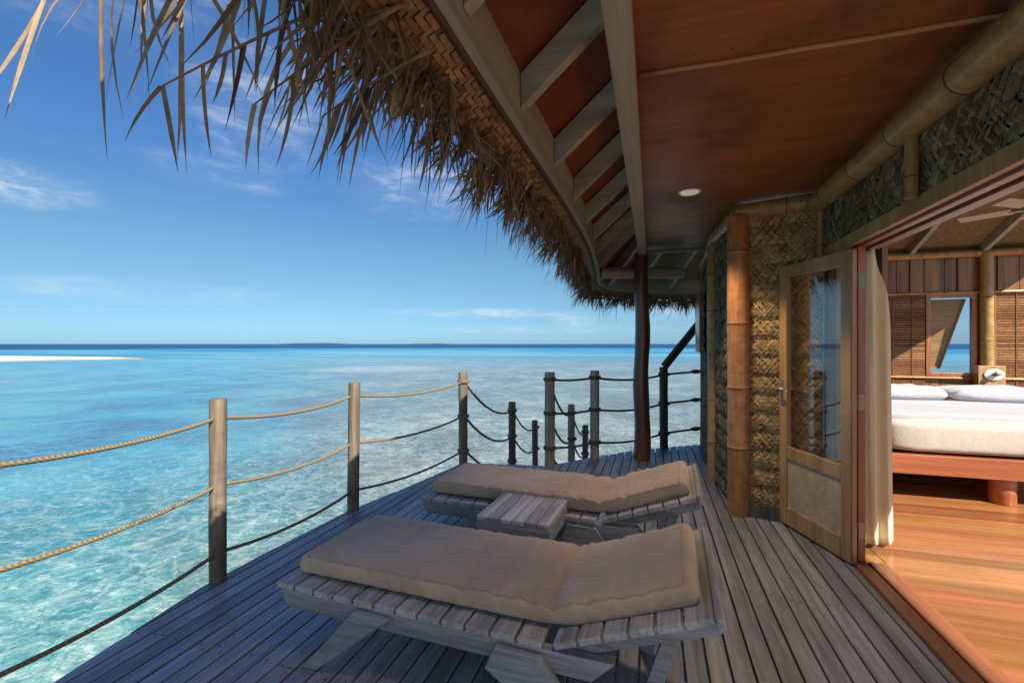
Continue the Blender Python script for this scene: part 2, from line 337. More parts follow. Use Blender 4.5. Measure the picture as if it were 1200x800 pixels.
# ------------------------------------------------------------------ the lagoon
SEA = -1.6
def water_mat():
    m, t, b, oc, out = newmat('lagoon_water')
    p = t.sep(oc)
    # camera-independent frame: u runs out to sea (north-north-west), v across it
    a = R(17.1); u = t.math('ADD', t.math('MULTIPLY', p[0], -math.sin(a)), t.math('MULTIPLY', p[1], math.cos(a))); v_ = t.math('ADD', t.math('MULTIPLY', p[0], math.cos(a)), t.math('MULTIPLY', p[1], math.sin(a)))
    r = t.math('SQRT', t.math('ADD', t.math('MULTIPLY', u, u), t.math('MULTIPLY', v_, v_)))
    # wobble of the surface bends what lies below it
    wob = t.noise(oc, 1.1, 3., .6, .3, 1)
    vm = t.new('ShaderNodeVectorMath', operation='MULTIPLY_ADD'); t.l.new(wob, vm.inputs[0]); vm.inputs[1].default_value = (.7, .7, 0); t.l.new(oc, vm.inputs[2]); bent = vm.outputs[0]
    big = t.noise(bent, .045, 5., .6, .3); mid = t.noise(bent, .22, 5., .65, .4); fine = t.noise(t.mapping(bent, (1, 1.2, 1), (0, 0, .4)), 2.7, 8., .8, .35); fine2 = t.noise(bent, 10., 6., .8, .3)
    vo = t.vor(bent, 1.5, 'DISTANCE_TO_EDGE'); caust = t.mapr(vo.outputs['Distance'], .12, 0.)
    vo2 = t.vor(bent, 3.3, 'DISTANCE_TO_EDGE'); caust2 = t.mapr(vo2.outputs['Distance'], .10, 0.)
    # reef shelf (pale, stony) on the right of a slanting line, deeper sandy channel on the left
    side = t.math('ADD', v_, t.math('MULTIPLY', u, .36)); side = t.math('ADD', side, t.math('MULTIPLY', t.math('SUBTRACT', big, .5), t.math('ADD', 8., t.math('MULTIPLY', u, .5))))
    shelf = t.mapr(t.math('DIVIDE', side, t.math('ADD', u, 4.)), -.3, .08)
    chan = t.ramp(t.mapr(mid, .3, .7), [(0, (.010, .085, .175)), (.45, (.02, .175, .275)), (1, (.055, .255, .315))])
    near = t.mapr(t.math('ADD', r, t.math('MULTIPLY', t.math('SUBTRACT', mid, .5), 9.)), 19., 4.5)
    sand = t.ramp(t.mapr(t.math('ADD', t.math('ADD', t.math('MULTIPLY', fine, .5), t.math('MULTIPLY', fine2, .22)), t.math('MULTIPLY', mid, .28)), .39, .625), [(0, (.022, .125, .145)), (.35, (.06, .2, .21)), (.6, (.115, .265, .255)), (.82, (.2, .33, .30)), (1, (.40, .47, .42))])
    chan = t.mix(near, chan, sand)
    reef = t.ramp(t.mapr(t.math('ADD', t.math('ADD', t.math('MULTIPLY', fine, .45), t.math('MULTIPLY', fine2, .3)), t.math('MULTIPLY', mid, .25)), .40, .60), [(0, (.055, .08, .085)), (.35, (.115, .15, .15)), (.65, (.185, .225, .21)), (1, (.37, .39, .35))])
    stone = t.mapr(t.math('ADD', t.noise(bent, .55, 5., .7, .6), t.math('MULTIPLY', t.math('SUBTRACT', fine, .5), .5)), .49, .63, 0., .75)
    reef = t.mix(stone, reef, (.12, .112, .085)); chan = t.mix(t.math('MULTIPLY', stone, t.mapr(r, 20., 6., .15, .45)), chan, (.07, .12, .12))
    c = t.mix(shelf, chan, reef)
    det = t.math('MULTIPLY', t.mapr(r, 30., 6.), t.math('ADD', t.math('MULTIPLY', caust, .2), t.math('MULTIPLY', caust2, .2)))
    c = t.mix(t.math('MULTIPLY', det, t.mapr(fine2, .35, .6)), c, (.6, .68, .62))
    # patches of reef in the middle distance, pale flats, then the drop-off
    farr = t.mapr(r, 40., 130.)
    flat = t.ramp(t.mapr(t.noise(t.mapping(oc, (.012, .03, 1), (0, 0, a)), 1., 5., .6, .4), .35, .65), [(0, (.02, .16, .30)), (.5, (.04, .22, .34)), (1, (.13, .29, .36))])
    c = t.mix(farr, c, flat)
    pu, pv = t.math('DIVIDE', t.math('SUBTRACT', u, 56.), 9.), t.math('DIVIDE', t.math('SUBTRACT', v_, -16.), 9.)
    patch = t.mapr(t.math('ADD', t.math('ADD', t.math('MULTIPLY', pu, pu), t.math('MULTIPLY', pv, pv)), t.math('MULTIPLY', t.math('SUBTRACT', mid, .5), 2.4)), 1., .2)
    c = t.mix(t.math('MULTIPLY', patch, .35), c, (.5, .52, .48))
    c = t.mix(t.mapr(r, 260., 420.), c, (.008, .055, .15))
    t.l.new(c, b.inputs['Base Color']); t.l.new(t.mapr(r, 10., 250., .07, .42), b.inputs['Roughness']); b.inputs['IOR'].default_value = 1.33; b.inputs['Specular IOR Level'].default_value = .22
    h = t.math('ADD', t.math('MULTIPLY', t.noise(t.mapping(oc, (1.0, 1.5, 1), (0, 0, .5)), 1.4, 4., .6, .5), 1.), t.math('MULTIPLY', t.noise(oc, 7., 3., .6, .6), .22))
    t.l.new(t.bump(h, t.mapr(r, 6., 200., .6, .5), .16), b.inputs['Normal'])
    return m
mb = MB(); N = 96; rad = [0.01, 2, 5, 10, 20, 40, 80, 160, 400, 1200, 5000, 20000, 60000]
vs_ = [(q * math.cos(2 * math.pi * k / N), q * math.sin(2 * math.pi * k / N), SEA) for q in rad for k in range(N)]
mb.add(vs_, [(i * N + k, i * N + (k + 1) % N, (i + 1) * N + (k + 1) % N, (i + 1) * N + k) for i in range(len(rad) - 1) for k in range(N)])
mb.build('water', water_mat(), props={'kind': 'structure'})

def frame(v_, u): a = R(17.1); return (v_ * math.cos(a) - u * math.sin(a), v_ * math.sin(a) + u * math.cos(a))
def mound(name, c, lx, ly, h, mat, rz, n=64, rough=.3):
    mb = MB(); rings = [0, .25, .5, .7, .85, .95, 1.02]
    vs_ = []
    for q in rings:
        for k in range(n):
            a_ = 2 * math.pi * k / n; e = 1 + rough * mnoise.noise(Vector((math.cos(a_) * 1.6, math.sin(a_) * 1.6, c[0] * .1)))
            x, y = q * e * lx * math.cos(a_), q * e * ly * math.sin(a_); hh = h * (1 - q ** 2.2) * (1 + .5 * mnoise.noise(Vector((x / lx * 5, y / ly * 3, 4)))) - .02
            vs_.append((c[0] + x * math.cos(rz) - y * math.sin(rz), c[1] + x * math.sin(rz) + y * math.cos(rz), SEA + hh))
    mb.add(vs_, [(i * n + k, i * n + (k + 1) % n, (i + 1) * n + (k + 1) % n, (i + 1) * n + k) for i in range(len(rings) - 1) for k in range(n)])
    return mb.build(name, mat, smooth=True, props={'kind': 'structure'})
sandm = plain('white_coral_sand', (.58, .54, .46), .9, 0, .14, .4)
def wet(m):
    t = NT(m.node_tree); b = [n for n in t.n if n.type == 'BSDF_PRINCIPLED'][0]; lk = b.inputs['Base Color'].links[0].from_socket; g = t.new('ShaderNodeNewGeometry')
    z = t.math('ADD', t.sep(g.outputs['Position'])[2], t.math('MULTIPLY', t.math('SUBTRACT', t.noise(g.outputs['Position'], .35, 5.), .5), .22))
    t.l.new(t.mix(t.mapr(z, SEA + .02, SEA + .2), (.2, .21, .18), lk), b.inputs['Base Color'])
wet(sandm)
mound('sandbar', frame(-112, 90), 40, 18, .5, sandm, R(17.1) + .04)
mound('sandbar', frame(48, 92), 11, 5, .22, sandm, R(17.1))
islem = plain('islet_green', (.03, .05, .045), .9, 0, .3, .02)
mound('islet', frame(-1500, 3500), 330, 40, 9, islem, R(17.1), rough=.5)
mound('islet', frame(-700, 3900), 240, 40, 6, islem, R(17.1), rough=.5)

# ------------------------------------------------------------------ deck
UP = [(-2.49, 2.3), (-2.44, 3.28), (-2.31, 3.9), (-2.13, 4.98), (-1.15, 5.12), (-.68, 5.72), (-.17, 6.26), (.615, 6.84), (1.235, 7.0)]
LO = [(-2.49, 2.0), (-2.37, 1.24), (-2.2, -2.6), (1.235, -2.6)]
def interp(ch, x):
    if x <= ch[0][0]: return ch[0][1]
    for (a, b), (c, d_) in zip(ch, ch[1:]):
        if x <= c: return b + (d_ - b) * (x - a) / (c - a)
    return ch[-1][1]
mb = MB(); x = -2.6; i = 0
rnd = random.Random(3)
while x < 1.23:
    x0, x1 = max(x, -2.485), min(x + PITCH - .0105, 1.218)
    if x1 - x0 > .02:
        cuts = [-9] + ([rnd.choice([-.9, .35, 1.6, 2.85, 4.1, 5.35])] if rnd.random() < .55 else []) + [99]
        dz = rnd.uniform(-.0015, .0015)
        for a, b in zip(cuts, cuts[1:]):
            xs = [x0] + [q[0] for q in UP + LO if x0 < q[0] < x1] + [x1]; xs = sorted(set(xs))
            low = [(q, max(interp(LO, q), a + .0015)) for q in xs]; up = [(q, min(interp(UP, q), b - .0015)) for q in xs]
            if all(u_[1] - l_[1] > .03 for u_, l_ in zip(up, low)): mb.prism(low + up[::-1], -.04 + dz, dz)
        for jy in (-.9, .35, 1.6, 2.85, 4.1, 5.35):
            for q in (.022, PITCH - .031):
                xx = x0 + q; yy = jy + rnd.uniform(-.022, .022)
                if interp(LO, xx) < yy < interp(UP, xx) and rnd.random() < .8:
                    mb.prism([(xx + .006 * math.cos(t * math.pi / 3), yy + .006 * math.sin(t * math.pi / 3)) for t in range(6)], dz - .002, dz + .0008, 1)
    x += PITCH; i += 1
deck = mb.build('deck', [M['deck'], M['screw']], bevel=.0028, props={'kind': 'structure'})
mb = MB()
pts = [(-2.2, -2.6), (-2.36, 1.24), (-2.475, 2.07), (-2.425, 3.28), (-2.3, 3.9), (-2.12, 4.95), (-1.14, 5.09), (-.67, 5.69), (-.16, 6.22), (.61, 6.8), (1.2, 6.97)]
for a, b in zip(pts, pts[1:]): mb.bar((a[0], a[1], -.14), (b[0], b[1], -.14), .04, .18)
for y in (-.9, .35, 1.6, 2.85, 4.1, 5.35): mb.box((-2.15 if y < 5 else -.95, y - .03, -.19), (1.2, y + .03, -.043))
for (px, py_) in ((-2.1, 0), (-2.1, 2.8), (-1.9, 4.7), (-.1, 5.9), (1.0, 0), (1.0, 2.8), (1.0, 5.6)): mb.tube([(px, py_, SEA - .5), (px, py_, -.19)], .11, 12)
mb.build('deck_substructure', M['post_dark'], props={'kind': 'structure'})

# ------------------------------------------------------------------ bungalow
BO = (3.0, 3.0, 0.)
bung = thing('bungalow', 'thatched bungalow on the deck with bamboo corners, plaited palm walls and open door', 'bungalow', BO)
def P(mb, name, mats, parent=None, **kw): return mb.build(name, mats, parent or bung, BO, **kw)

# --- eave line of the roof: (x, y, z of the underside)
EAVE = [(-.53, -1.5, 2.30), (-.53, 0., 2.30), (-.53, 1.5, 2.30), (-.515, 3.0, 2.30), (-.54, 4.3, 2.29), (-.63, 5.6, 2.27), (-.70, 6.5, 2.23), (-.52, 7.02, 2.2), (-.1, 7.3, 2.18), (.5, 7.5, 2.17), (1.3, 7.65, 2.17)]
def catmull(P_, n):
    out = []
    for i in range(len(P_) - 1):
        p0, p1, p2, p3 = (Vector(P_[max(i - 1, 0)]), Vector(P_[i]), Vector(P_[i + 1]), Vector(P_[min(i + 2, len(P_) - 1)]))
        for k in range(n):
            t = k / n; out.append(.5 * ((2 * p1) + (p2 - p0) * t + (2 * p0 - 5 * p1 + 4 * p2 - p3) * t * t + (3 * p1 - p0 - 3 * p2 + p3) * t ** 3))
    out.append(Vector(P_[-1])); return out
EP = catmull(EAVE, 12)
EL = [0.]
for a, b in zip(EP, EP[1:]): EL.append(EL[-1] + (b - a).length)
def eave(s):
    s = max(0, min(EL[-1] - 1e-4, s))
    lo, hi = 0, len(EL) - 1
    while hi - lo > 1:
        m_ = (lo + hi) // 2
        if EL[m_] <= s: lo = m_
        else: hi = m_
    t = (s - EL[lo]) / (EL[hi] - EL[lo]); p = EP[lo].lerp(EP[hi], t); tg = (EP[hi] - EP[lo]); tg.z = 0; tg.normalize()
    return p, tg, Vector((-tg.y, tg.x, 0))
SL = .87       # roof pitch
# roof sheet (thatch layer): up from the eave on this side, over the ridge, down the far side; hip at the back
mb = MB()
ridge = [(2.4, -2.4, 4.86), (2.4, 4.2, 4.86)]
inner = [];
for s in range(0, 41):
    p, tg, n = eave(EL[-1] * s / 40); o_ = p + n * .16 - Vector((0, 0, .06)); inner.append(o_)
def ridgept(p): return Vector((2.4, min(p.y, 4.3), 4.9))
Z_ = Vector((0, 0, 1))
for a, b in zip(inner, inner[1:]):
    ra, rb = ridgept(a), ridgept(b)
    if (ra - rb).length < 1e-4: rb = rb + Vector((0, .002, 0))
    KS = (0, .05, .35, .65, 1)
    for k in range(4):
        q = [a.lerp(ra, KS[k]), b.lerp(rb, KS[k]), b.lerp(rb, KS[k + 1]), a.lerp(ra, KS[k + 1])]
        if k == 0: q = [q[0], q[1], q[2], q[3]]
        up_ = [Vector((0, 0, (.2, .27)[w_] if (k > 1 or (k == 1 and i_ > 1)) else (.14, .18)[w_] if (k == 1 or i_ > 1) else (.03, .06)[w_])) for w_ in (0, 1) for i_ in range(4)]
        mb.add([v_ + up_[4 + i_] for i_, v_ in enumerate(q)], [(0, 1, 2, 3)]); mb.add([v_ + up_[i_] for i_, v_ in enumerate(q)], [(3, 2, 1, 0)])
    mb.add([a + Z_ * .06, b + Z_ * .06, b + Z_ * .03, a + Z_ * .03], [(0, 1, 2, 3)])
last = inner[-1]
for z0 in (.2, .27):   # far slope, cut short out of view to let sun flood the room, and the rest of the back hip
    q = Vector((0, 0, z0))
    mb.add([Vector((2.4, -1.5, 4.9)) + q, Vector((2.4, 4.3, 4.9)) + q, Vector((4.32, 7.4, 3.23)) + q, Vector((4.32, -1.5, 3.23)) + q], [(0, 1, 2, 3)])
    mb.add([last + q, Vector((2.4, 4.302, 4.9)) + q, Vector((4.32, 7.4, 3.23)) + q], [(0, 2, 1)])
roofm = plain('weathered_thatch', (.2, .16, .1), .9, 0, .4, 9., .9)
roof = P(mb, 'roof', roofm)
# sarking: red boards above the rafters near the eave
mb = MB()
for a, b in zip(inner, inner[1:]):
    if a.y > 7.3: continue
    q = [a.lerp(ridgept(a), t) for t in (.055, .42)] + [b.lerp(ridgept(b), t) for t in (.42, .055)]
    mb.add([v_ + Vector((0, 0, .118)) for v_ in q], [(3, 2, 1, 0)]); mb.add([v_ + Vector((0, 0, .13)) for v_ in q], [(0, 1, 2, 3)])
P(mb, 'sarking', M['ply_dark'], roof)
# fascia board along the eave
mb = MB(); ns = 110
for k in range(ns):
    (p, tg, n), (p2, tg2, n2) = eave(EL[-1] * k / ns), eave(EL[-1] * (k + 1) / ns)
    q = [p - n * .016, p + n * .016, p2 + n2 * .016, p2 - n2 * .016]
    mb.hexa([v_ for v_ in q][::-1] + [v_ + Vector((0, 0, .2)) for v_ in q][::-1])
bm_ = mb
P(mb, 'fascia_board', M['painted_y'], roof, fixn=True)
mb = MB()
mb.tube([eave(EL[-1] * k / 120)[0] + eave(EL[-1] * k / 120)[2] * .03 + Vector((0, 0, .004)) for k in range(121)], .012, 6)
P(mb, 'eave_rod', M['ring'], roof)
# rafters
RS = [.62, 1.22, 1.8, 2.42, 3.02, 3.62, 4.22, 4.85, 5.5]
for y in [-.6, 0] + RS:
    s = min(range(len(EP)), key=lambda i_: abs(EP[i_].y - y) + (9 if EP[i_].x > 0 else 0)); p = EP[s]
    mb = MB(); x0 = p.x + .018; z0 = p.z + .1; L = 1.3 if y < 5.9 else .9
    mb.hexa([(x0, y - .024, z0 - .045), (x0, y + .024, z0 - .045), (x0 + L, y + .024, z0 - .045 + L * SL), (x0 + L, y - .024, z0 - .045 + L * SL),
             (x0, y - .024, z0 + .1), (x0, y + .024, z0 + .1), (x0 + L, y + .024, z0 + .1 + L * SL), (x0 + L, y - .024, z0 + .1 + L * SL)][0:4][::-1] + [(x0, y - .024, z0 + .1), (x0, y + .024, z0 + .1), (x0 + L, y + .024, z0 + .1 + L * SL), (x0 + L, y - .024, z0 + .1 + L * SL)][::-1])
    P(mb, 'rafter', M['painted'], roof, bevel=.003, fixn=True)
for (x0, y0), (x1, y1) in (((-.62, 6.75), (.3, 5.6)), ((-.25, 7.18), (.55, 5.9)), ((.25, 7.4), (.85, 6.2)), ((.8, 7.52), (1.2, 6.4))):
    mb = MB(); mb.bar((x0, y0, 2.3), (x1, y1, 2.3 + math.hypot(x1 - x0, y1 - y0) * .62), .05, .14); P(mb, 'rafter', M['painted'], roof, bevel=.003)
# eave beam, soffit, battens, log beam
mb = MB(); mb.box((-.155, -.85, 2.47), (-.062, 5.86, 2.63)); P(mb, 'eave_beam', M['painted_y'], roof, bevel=.004)
mb = MB(); mb.box((-.0615, -.85, 2.56), (1.6, 2.036, 2.572)); mb.box((-.0615, 2.044, 2.56), (1.6, 4.45, 2.572)); mb.box((-.0615, 4.455, 2.56), (1.6, 5.95, 2.572))
for yn in (1.97, 2.11, 3.1, 4.39, 4.51, 5.4):
    for k in range(9):
        xn, yv = .02 + k * .14 + random.uniform(-.012, .012), yn + random.uniform(-.012, .012); mb.lathe([(.0045, -.0012), (.005, -.0002)], (xn, yv, 2.56), 8, 1)
P(mb, 'soffit', [M['ply'], M['screw']], roof)
mb = MB(); mb.tube([(-.06 + 1.27 * k / 8, 2.04, 2.556 + .002 * math.sin(k * 2)) for k in range(9)], .011, 8)
P(mb, 'batten', M['batten'], roof, smooth=True)
mb = MB(); mb.box((-.06, 5.95, 2.53), (.75, 5.985, 2.6)); P(mb, 'batten', M['painted'], roof)
mb = MB(); mb.tube([(-.62, 5.86, 2.3), (-.12, 6.02, 2.30), (.38, 6.16, 2.3)], .07, 14); P(mb, 'log_beam', M['log'], roof, auto=50)

# --- plaited mat just outside the fascia: real over-under strips
mb = MB(); rr = random.Random(11)
def bandpt(s, o_, lift=0.):
    p, tg, n = eave(s); return p + n * (.025 + o_) + Vector((0, 0, .02 - o_ * .52 + lift))
SW = .021
S0, S1 = 1.3, EL[-1] - .1
ni = int((S1 - S0) / SW); nj = 11
for i in range(ni):
    for j in range(nj):
        s = S0 + i * SW; o_ = j * SW
        if mnoise.noise(Vector((s * 2.2, o_ * 9, 1))) > .42 - (j / nj) * .5 and j > 7: continue
        k = (i + j) % 4; jit = rr.uniform(-.002, .002)
        if k == 0:        # a strip running along the eave, three cells long
            q = [bandpt(s, o_ + .002, -.003), bandpt(s, o_ + SW - .002, -.003), bandpt(s + SW * 2.8, o_ + SW - .002 + jit, -.004), bandpt(s + SW * 2.8, o_ + .002 + jit, -.004)]
        elif k == 2:      # a strip running across it
            q = [bandpt(s + .002, o_, .004), bandpt(s + SW - .002, o_, .004), bandpt(s + SW - .002 + jit, o_ + SW * 2.6, 0), bandpt(s + .002 + jit, o_ + SW * 2.6, 0)]
        else: continue
        mb.add(q, [(0, 1, 2, 3)])
q0 = 60
for k in range(q0):
    a, b = S0 + (S1 - S0) * k / q0, S0 + (S1 - S0) * (k + 1) / q0
    mb.add([bandpt(a, -.01, .022), bandpt(b, -.01, .022), bandpt(b, .2, .022), bandpt(a, .2, .022)], [(0, 1, 2, 3)])
P(mb, 'plaited_mat', M['plait'], roof)

# --- thatch fringe: clusters of dry leaf strips, each folded over a rib
mb = MB(); rr = random.Random(5)
def blade(p, dr, L, w_, side, bend, twist=0., seg=4):
    """one dry strip: creased ribbon that tapers to a point"""
    p = Vector(p); dr = dr.normalized(); vs_ = []; sd_ = (side - dr * side.dot(dr)).normalized(); fs = []
    nrm = dr.cross(sd_)
    for k in range(seg + 1):
        t = k / seg; ww = w_ * (1 - .15 * t if t < .6 else max(.06, 2.14 - 2.08 * t)) * .5
        ang = twist * t; s2 = sd_ * math.cos(ang) + nrm * math.sin(ang)
        vs_ += [p - s2 * ww, p + nrm * ww * .35, p + s2 * ww]
        if k < seg:
            d2 = (dr + bend * (t * 1.2)).normalized(); p = p + d2 * (L / seg)
    for k in range(seg):
        o_ = k * 3; fs += [(o_, o_ + 1, o_ + 4, o_ + 3), (o_ + 1, o_ + 2, o_ + 5, o_ + 4)]
    mb.add(vs_, fs)
def rv(a): return Vector((rr.uniform(-a, a), rr.uniform(-a, a), rr.uniform(-a, a)))
Z = Vector((0, 0, 1))
def cluster(s, o_, zoff, n, Lm, wm, outb=.35, fan=.25, lean=0.):
    p, tg, nn = eave(s); base = p + nn * o_ + Z * zoff
    dr = (-Z + nn * (outb + rr.gauss(0, .28)) + tg * (lean + rr.gauss(0, .4)))
    rib = (tg + rv(.25)).normalized(); sp = wm * rr.uniform(.55, .95)
    for k in range(n):
        q = base + rib * ((k - n / 2) * sp) + rv(.008); d_ = dr + tg * ((k / n - .5) * fan) + rv(.2)
        blade(q, d_, Lm * rr.uniform(.55, 1.25), wm * rr.uniform(.6, 1.25), tg + rv(.35), -Z * rr.uniform(0, .3) + rv(.38), rr.uniform(-1.3, 1.3))
    if rr.random() < .35: mb.tube([base - rib * (n * sp * .7), base + rib * (n * sp * .7)], .0035, 5)
s = 1.5 + .35
while s < EL[-1]:
    p = eave(s)[0]; ny = p.y - .0
    k_ = min(1., max(.0, (p.y - .55) / .75))
    for layer in range(4):
        if rr.random() > k_: continue
        o_ = (.12, .155, .195, .235)[layer] + rr.uniform(-.025, .03)
        cluster(s + rr.uniform(-.05, .05), o_, .015 - o_ * .5 + rr.uniform(-.025, .025), rr.randint(4, 7), (.14, .18, .2, .17)[layer] * rr.uniform(.6, 1.35), rr.uniform(.007, .0145), (.0, .1, .25, .5)[layer], lean=rr.gauss(0, .2))
    if rr.random() < .4 * k_: blade(eave(s)[0] + eave(s)[2] * rr.uniform(.12, .27) - Z * .1, -Z + eave(s)[2] * rr.uniform(0, .6) + rv(.4), rr.uniform(.22, .4), rr.uniform(.005, .012), eave(s)[1], rv(.3), 0, 5)
    # bundles folded back under the mat, seen from below as combs of parallel strips
    if rr.random() < .75 * k_:
        pp, tg_, nn_ = eave(s); o_ = rr.uniform(.09, .21); base = pp + nn_ * o_ - Z * (o_ * .5 - .002)
        dr = (nn_ * rr.uniform(.5, 1.) - Z * rr.uniform(.35, .6) + tg_ * rr.gauss(0, .5)).normalized(); sd_ = dr.cross(Z).normalized()
        for q_ in range(rr.randint(3, 6)): blade(base + sd_ * q_ * .019 + rv(.003), dr + rv(.06), rr.uniform(.1, .2), .019, sd_, -Z * .1 + rv(.1), rr.uniform(-.2, .2), 3)
    s += .05
P(mb, 'thatch_fringe', M['thatch'], roof)
# loose frond tips hanging from the eave close to the viewer, each a midrib with its leaflets
def frond(p0, p1, sag, leaf, seed, drop=.5):
    global mb, rr
    mb = MB(); rr = random.Random(seed)
    p0, p1 = Vector(p0), Vector(p1); n = 12
    pts_ = [p0.lerp(p1, k / n) - Z * sag * (k / n) ** 2 for k in range(n + 1)]
    mb.tube(pts_, [.006 - .004 * k / n for k in range(n + 1)], 6)
    for k in range(2, n + 1):
        for sgn in (-1, 1):
            if rr.random() < drop: continue
            tdir = (pts_[k] - pts_[k - 1]).normalized(); sd_ = tdir.cross(Z).normalized()
            blade(pts_[k] + tdir * rr.uniform(-.012, .004), rv(.35) + tdir * rr.uniform(-.1, .8) + sd_ * sgn * rr.uniform(.05, .4) - Z * rr.uniform(.6, 1.5), leaf * rr.uniform(.6, 1.5), rr.uniform(.007, .0125), tdir + rv(.5), -Z * .2 + rv(.4), rr.uniform(-1.2, 1.2), 5)
    P(mb, 'frond_tip', M['thatch'], roof)
for a in (((-.58, .95, 2.26), (-1.0, .70, 1.99), .05, .16, 1, .62), ((-.6, .8, 2.3), (-1.15, .6, 2.16), .04, .26, 2, .35), ((-.6, 1.0, 2.24), (-.92, .87, 2.02), .04, .17, 3, .5),
          ((-.6, 1.15, 2.22), (-.85, 1.02, 2.04), .03, .18, 5, .4), ((-.6, .55, 2.34), (-.98, .62, 2.2), .04, .24, 6, .5), ((-.6, .85, 2.32), (-1.0, .7, 2.19), .04, .25, 7, .3), ((-.6, 1.05, 2.28), (-.85, .9, 2.16), .03, .24, 8, .3), ((-.6, .9, 2.3), (-.9, .78, 2.18), .03, .24, 9, .3), ((-.6, 1.2, 2.26), (-.8, 1.1, 2.12), .03, .2, 10, .3)): frond(*a)

# --- bamboo
def bamboo(pts, r, name, mat, parent=None, node=.36, ph=.1):
    mb = MB(); a, b = Vector(pts[0]), Vector(pts[1]); L = (b - a).length; t = (b - a).normalized()
    ss, rs = [0.], [r]; q = ph
    nodes = []
    while q < L - .02:
        nodes.append(q); ss += [q - .03, q - .008, q, q + .008, q + .03]; rs += [r, r * 1.03, r * 1.06, r * 1.02, r]; q += node * random.uniform(.85, 1.2)
    ss.append(L); rs.append(r * .99)
    order = sorted(range(len(ss)), key=lambda i_: ss[i_])
    mb.tube([a + t * max(0, min(L, ss[i_])) + Vector((.004 * math.sin(ss[i_] * 2.1), .004 * math.cos(ss[i_] * 1.7), 0)) for i_ in order], [rs[i_] for i_ in order], 24)
    for q in nodes:
        c_ = Vector((.004 * math.sin(q * 2.1), .004 * math.cos(q * 1.7), 0))
        mb.tube([a + t * (q - .003) + c_, a + t * (q + .003) + c_], r * 1.066, 24, 1, cap=True)
    return P(mb, name, [M[mat], M['ring']], parent, auto=40)
bamboo([(.679, 4.13, 0.), (.679, 4.13, 2.44)], .084, 'bamboo_pole', 'bamboo', node=.5, ph=.55)
bamboo([(.602, 5.06, 0.), (.602, 5.06, 2.4)], .06, 'bamboo_pole', 'bamboo_pale', node=.42, ph=.4)
bamboo([(.66, 6.72, 0.), (.66, 6.72, 2.3)], .032, 'bamboo_pole', 'bamboo', node=.4)
bamboo([(1.205, 3.93, 2.04), (1.205, 3.93, 2.4)], .022, 'bamboo_pole', 'bamboo_pale')
bamboo([(1.19, 2.65, 2.1), (1.19, 2.65, 2.4)], .028, 'bamboo_pole', 'bamboo_pale')
bamboo([(1.19, 1.2, 2.1), (1.19, 1.2, 2.4)], .028, 'bamboo_pole', 'bamboo_pale')
bamboo([(1.19, 4.0, 2.46), (1.19, -.85, 2.46)], .074, 'bamboo_beam', 'bamboo_pale', node=.52, ph=.3)
bamboo([(1.2, 3.98, 2.485), (.66, 4.15, 2.485)], .062, 'bamboo_beam', 'bamboo_pale', node=.4, ph=.2)
bamboo([(.69, 4.12, 2.47), (.6, 5.1, 2.47)], .062, 'bamboo_beam', 'bamboo_pale', node=.45)
bamboo([(.6, 5.0, 2.47), (.66, 6.75, 2.47)], .05, 'bamboo_beam', 'bamboo_pale', node=.45)

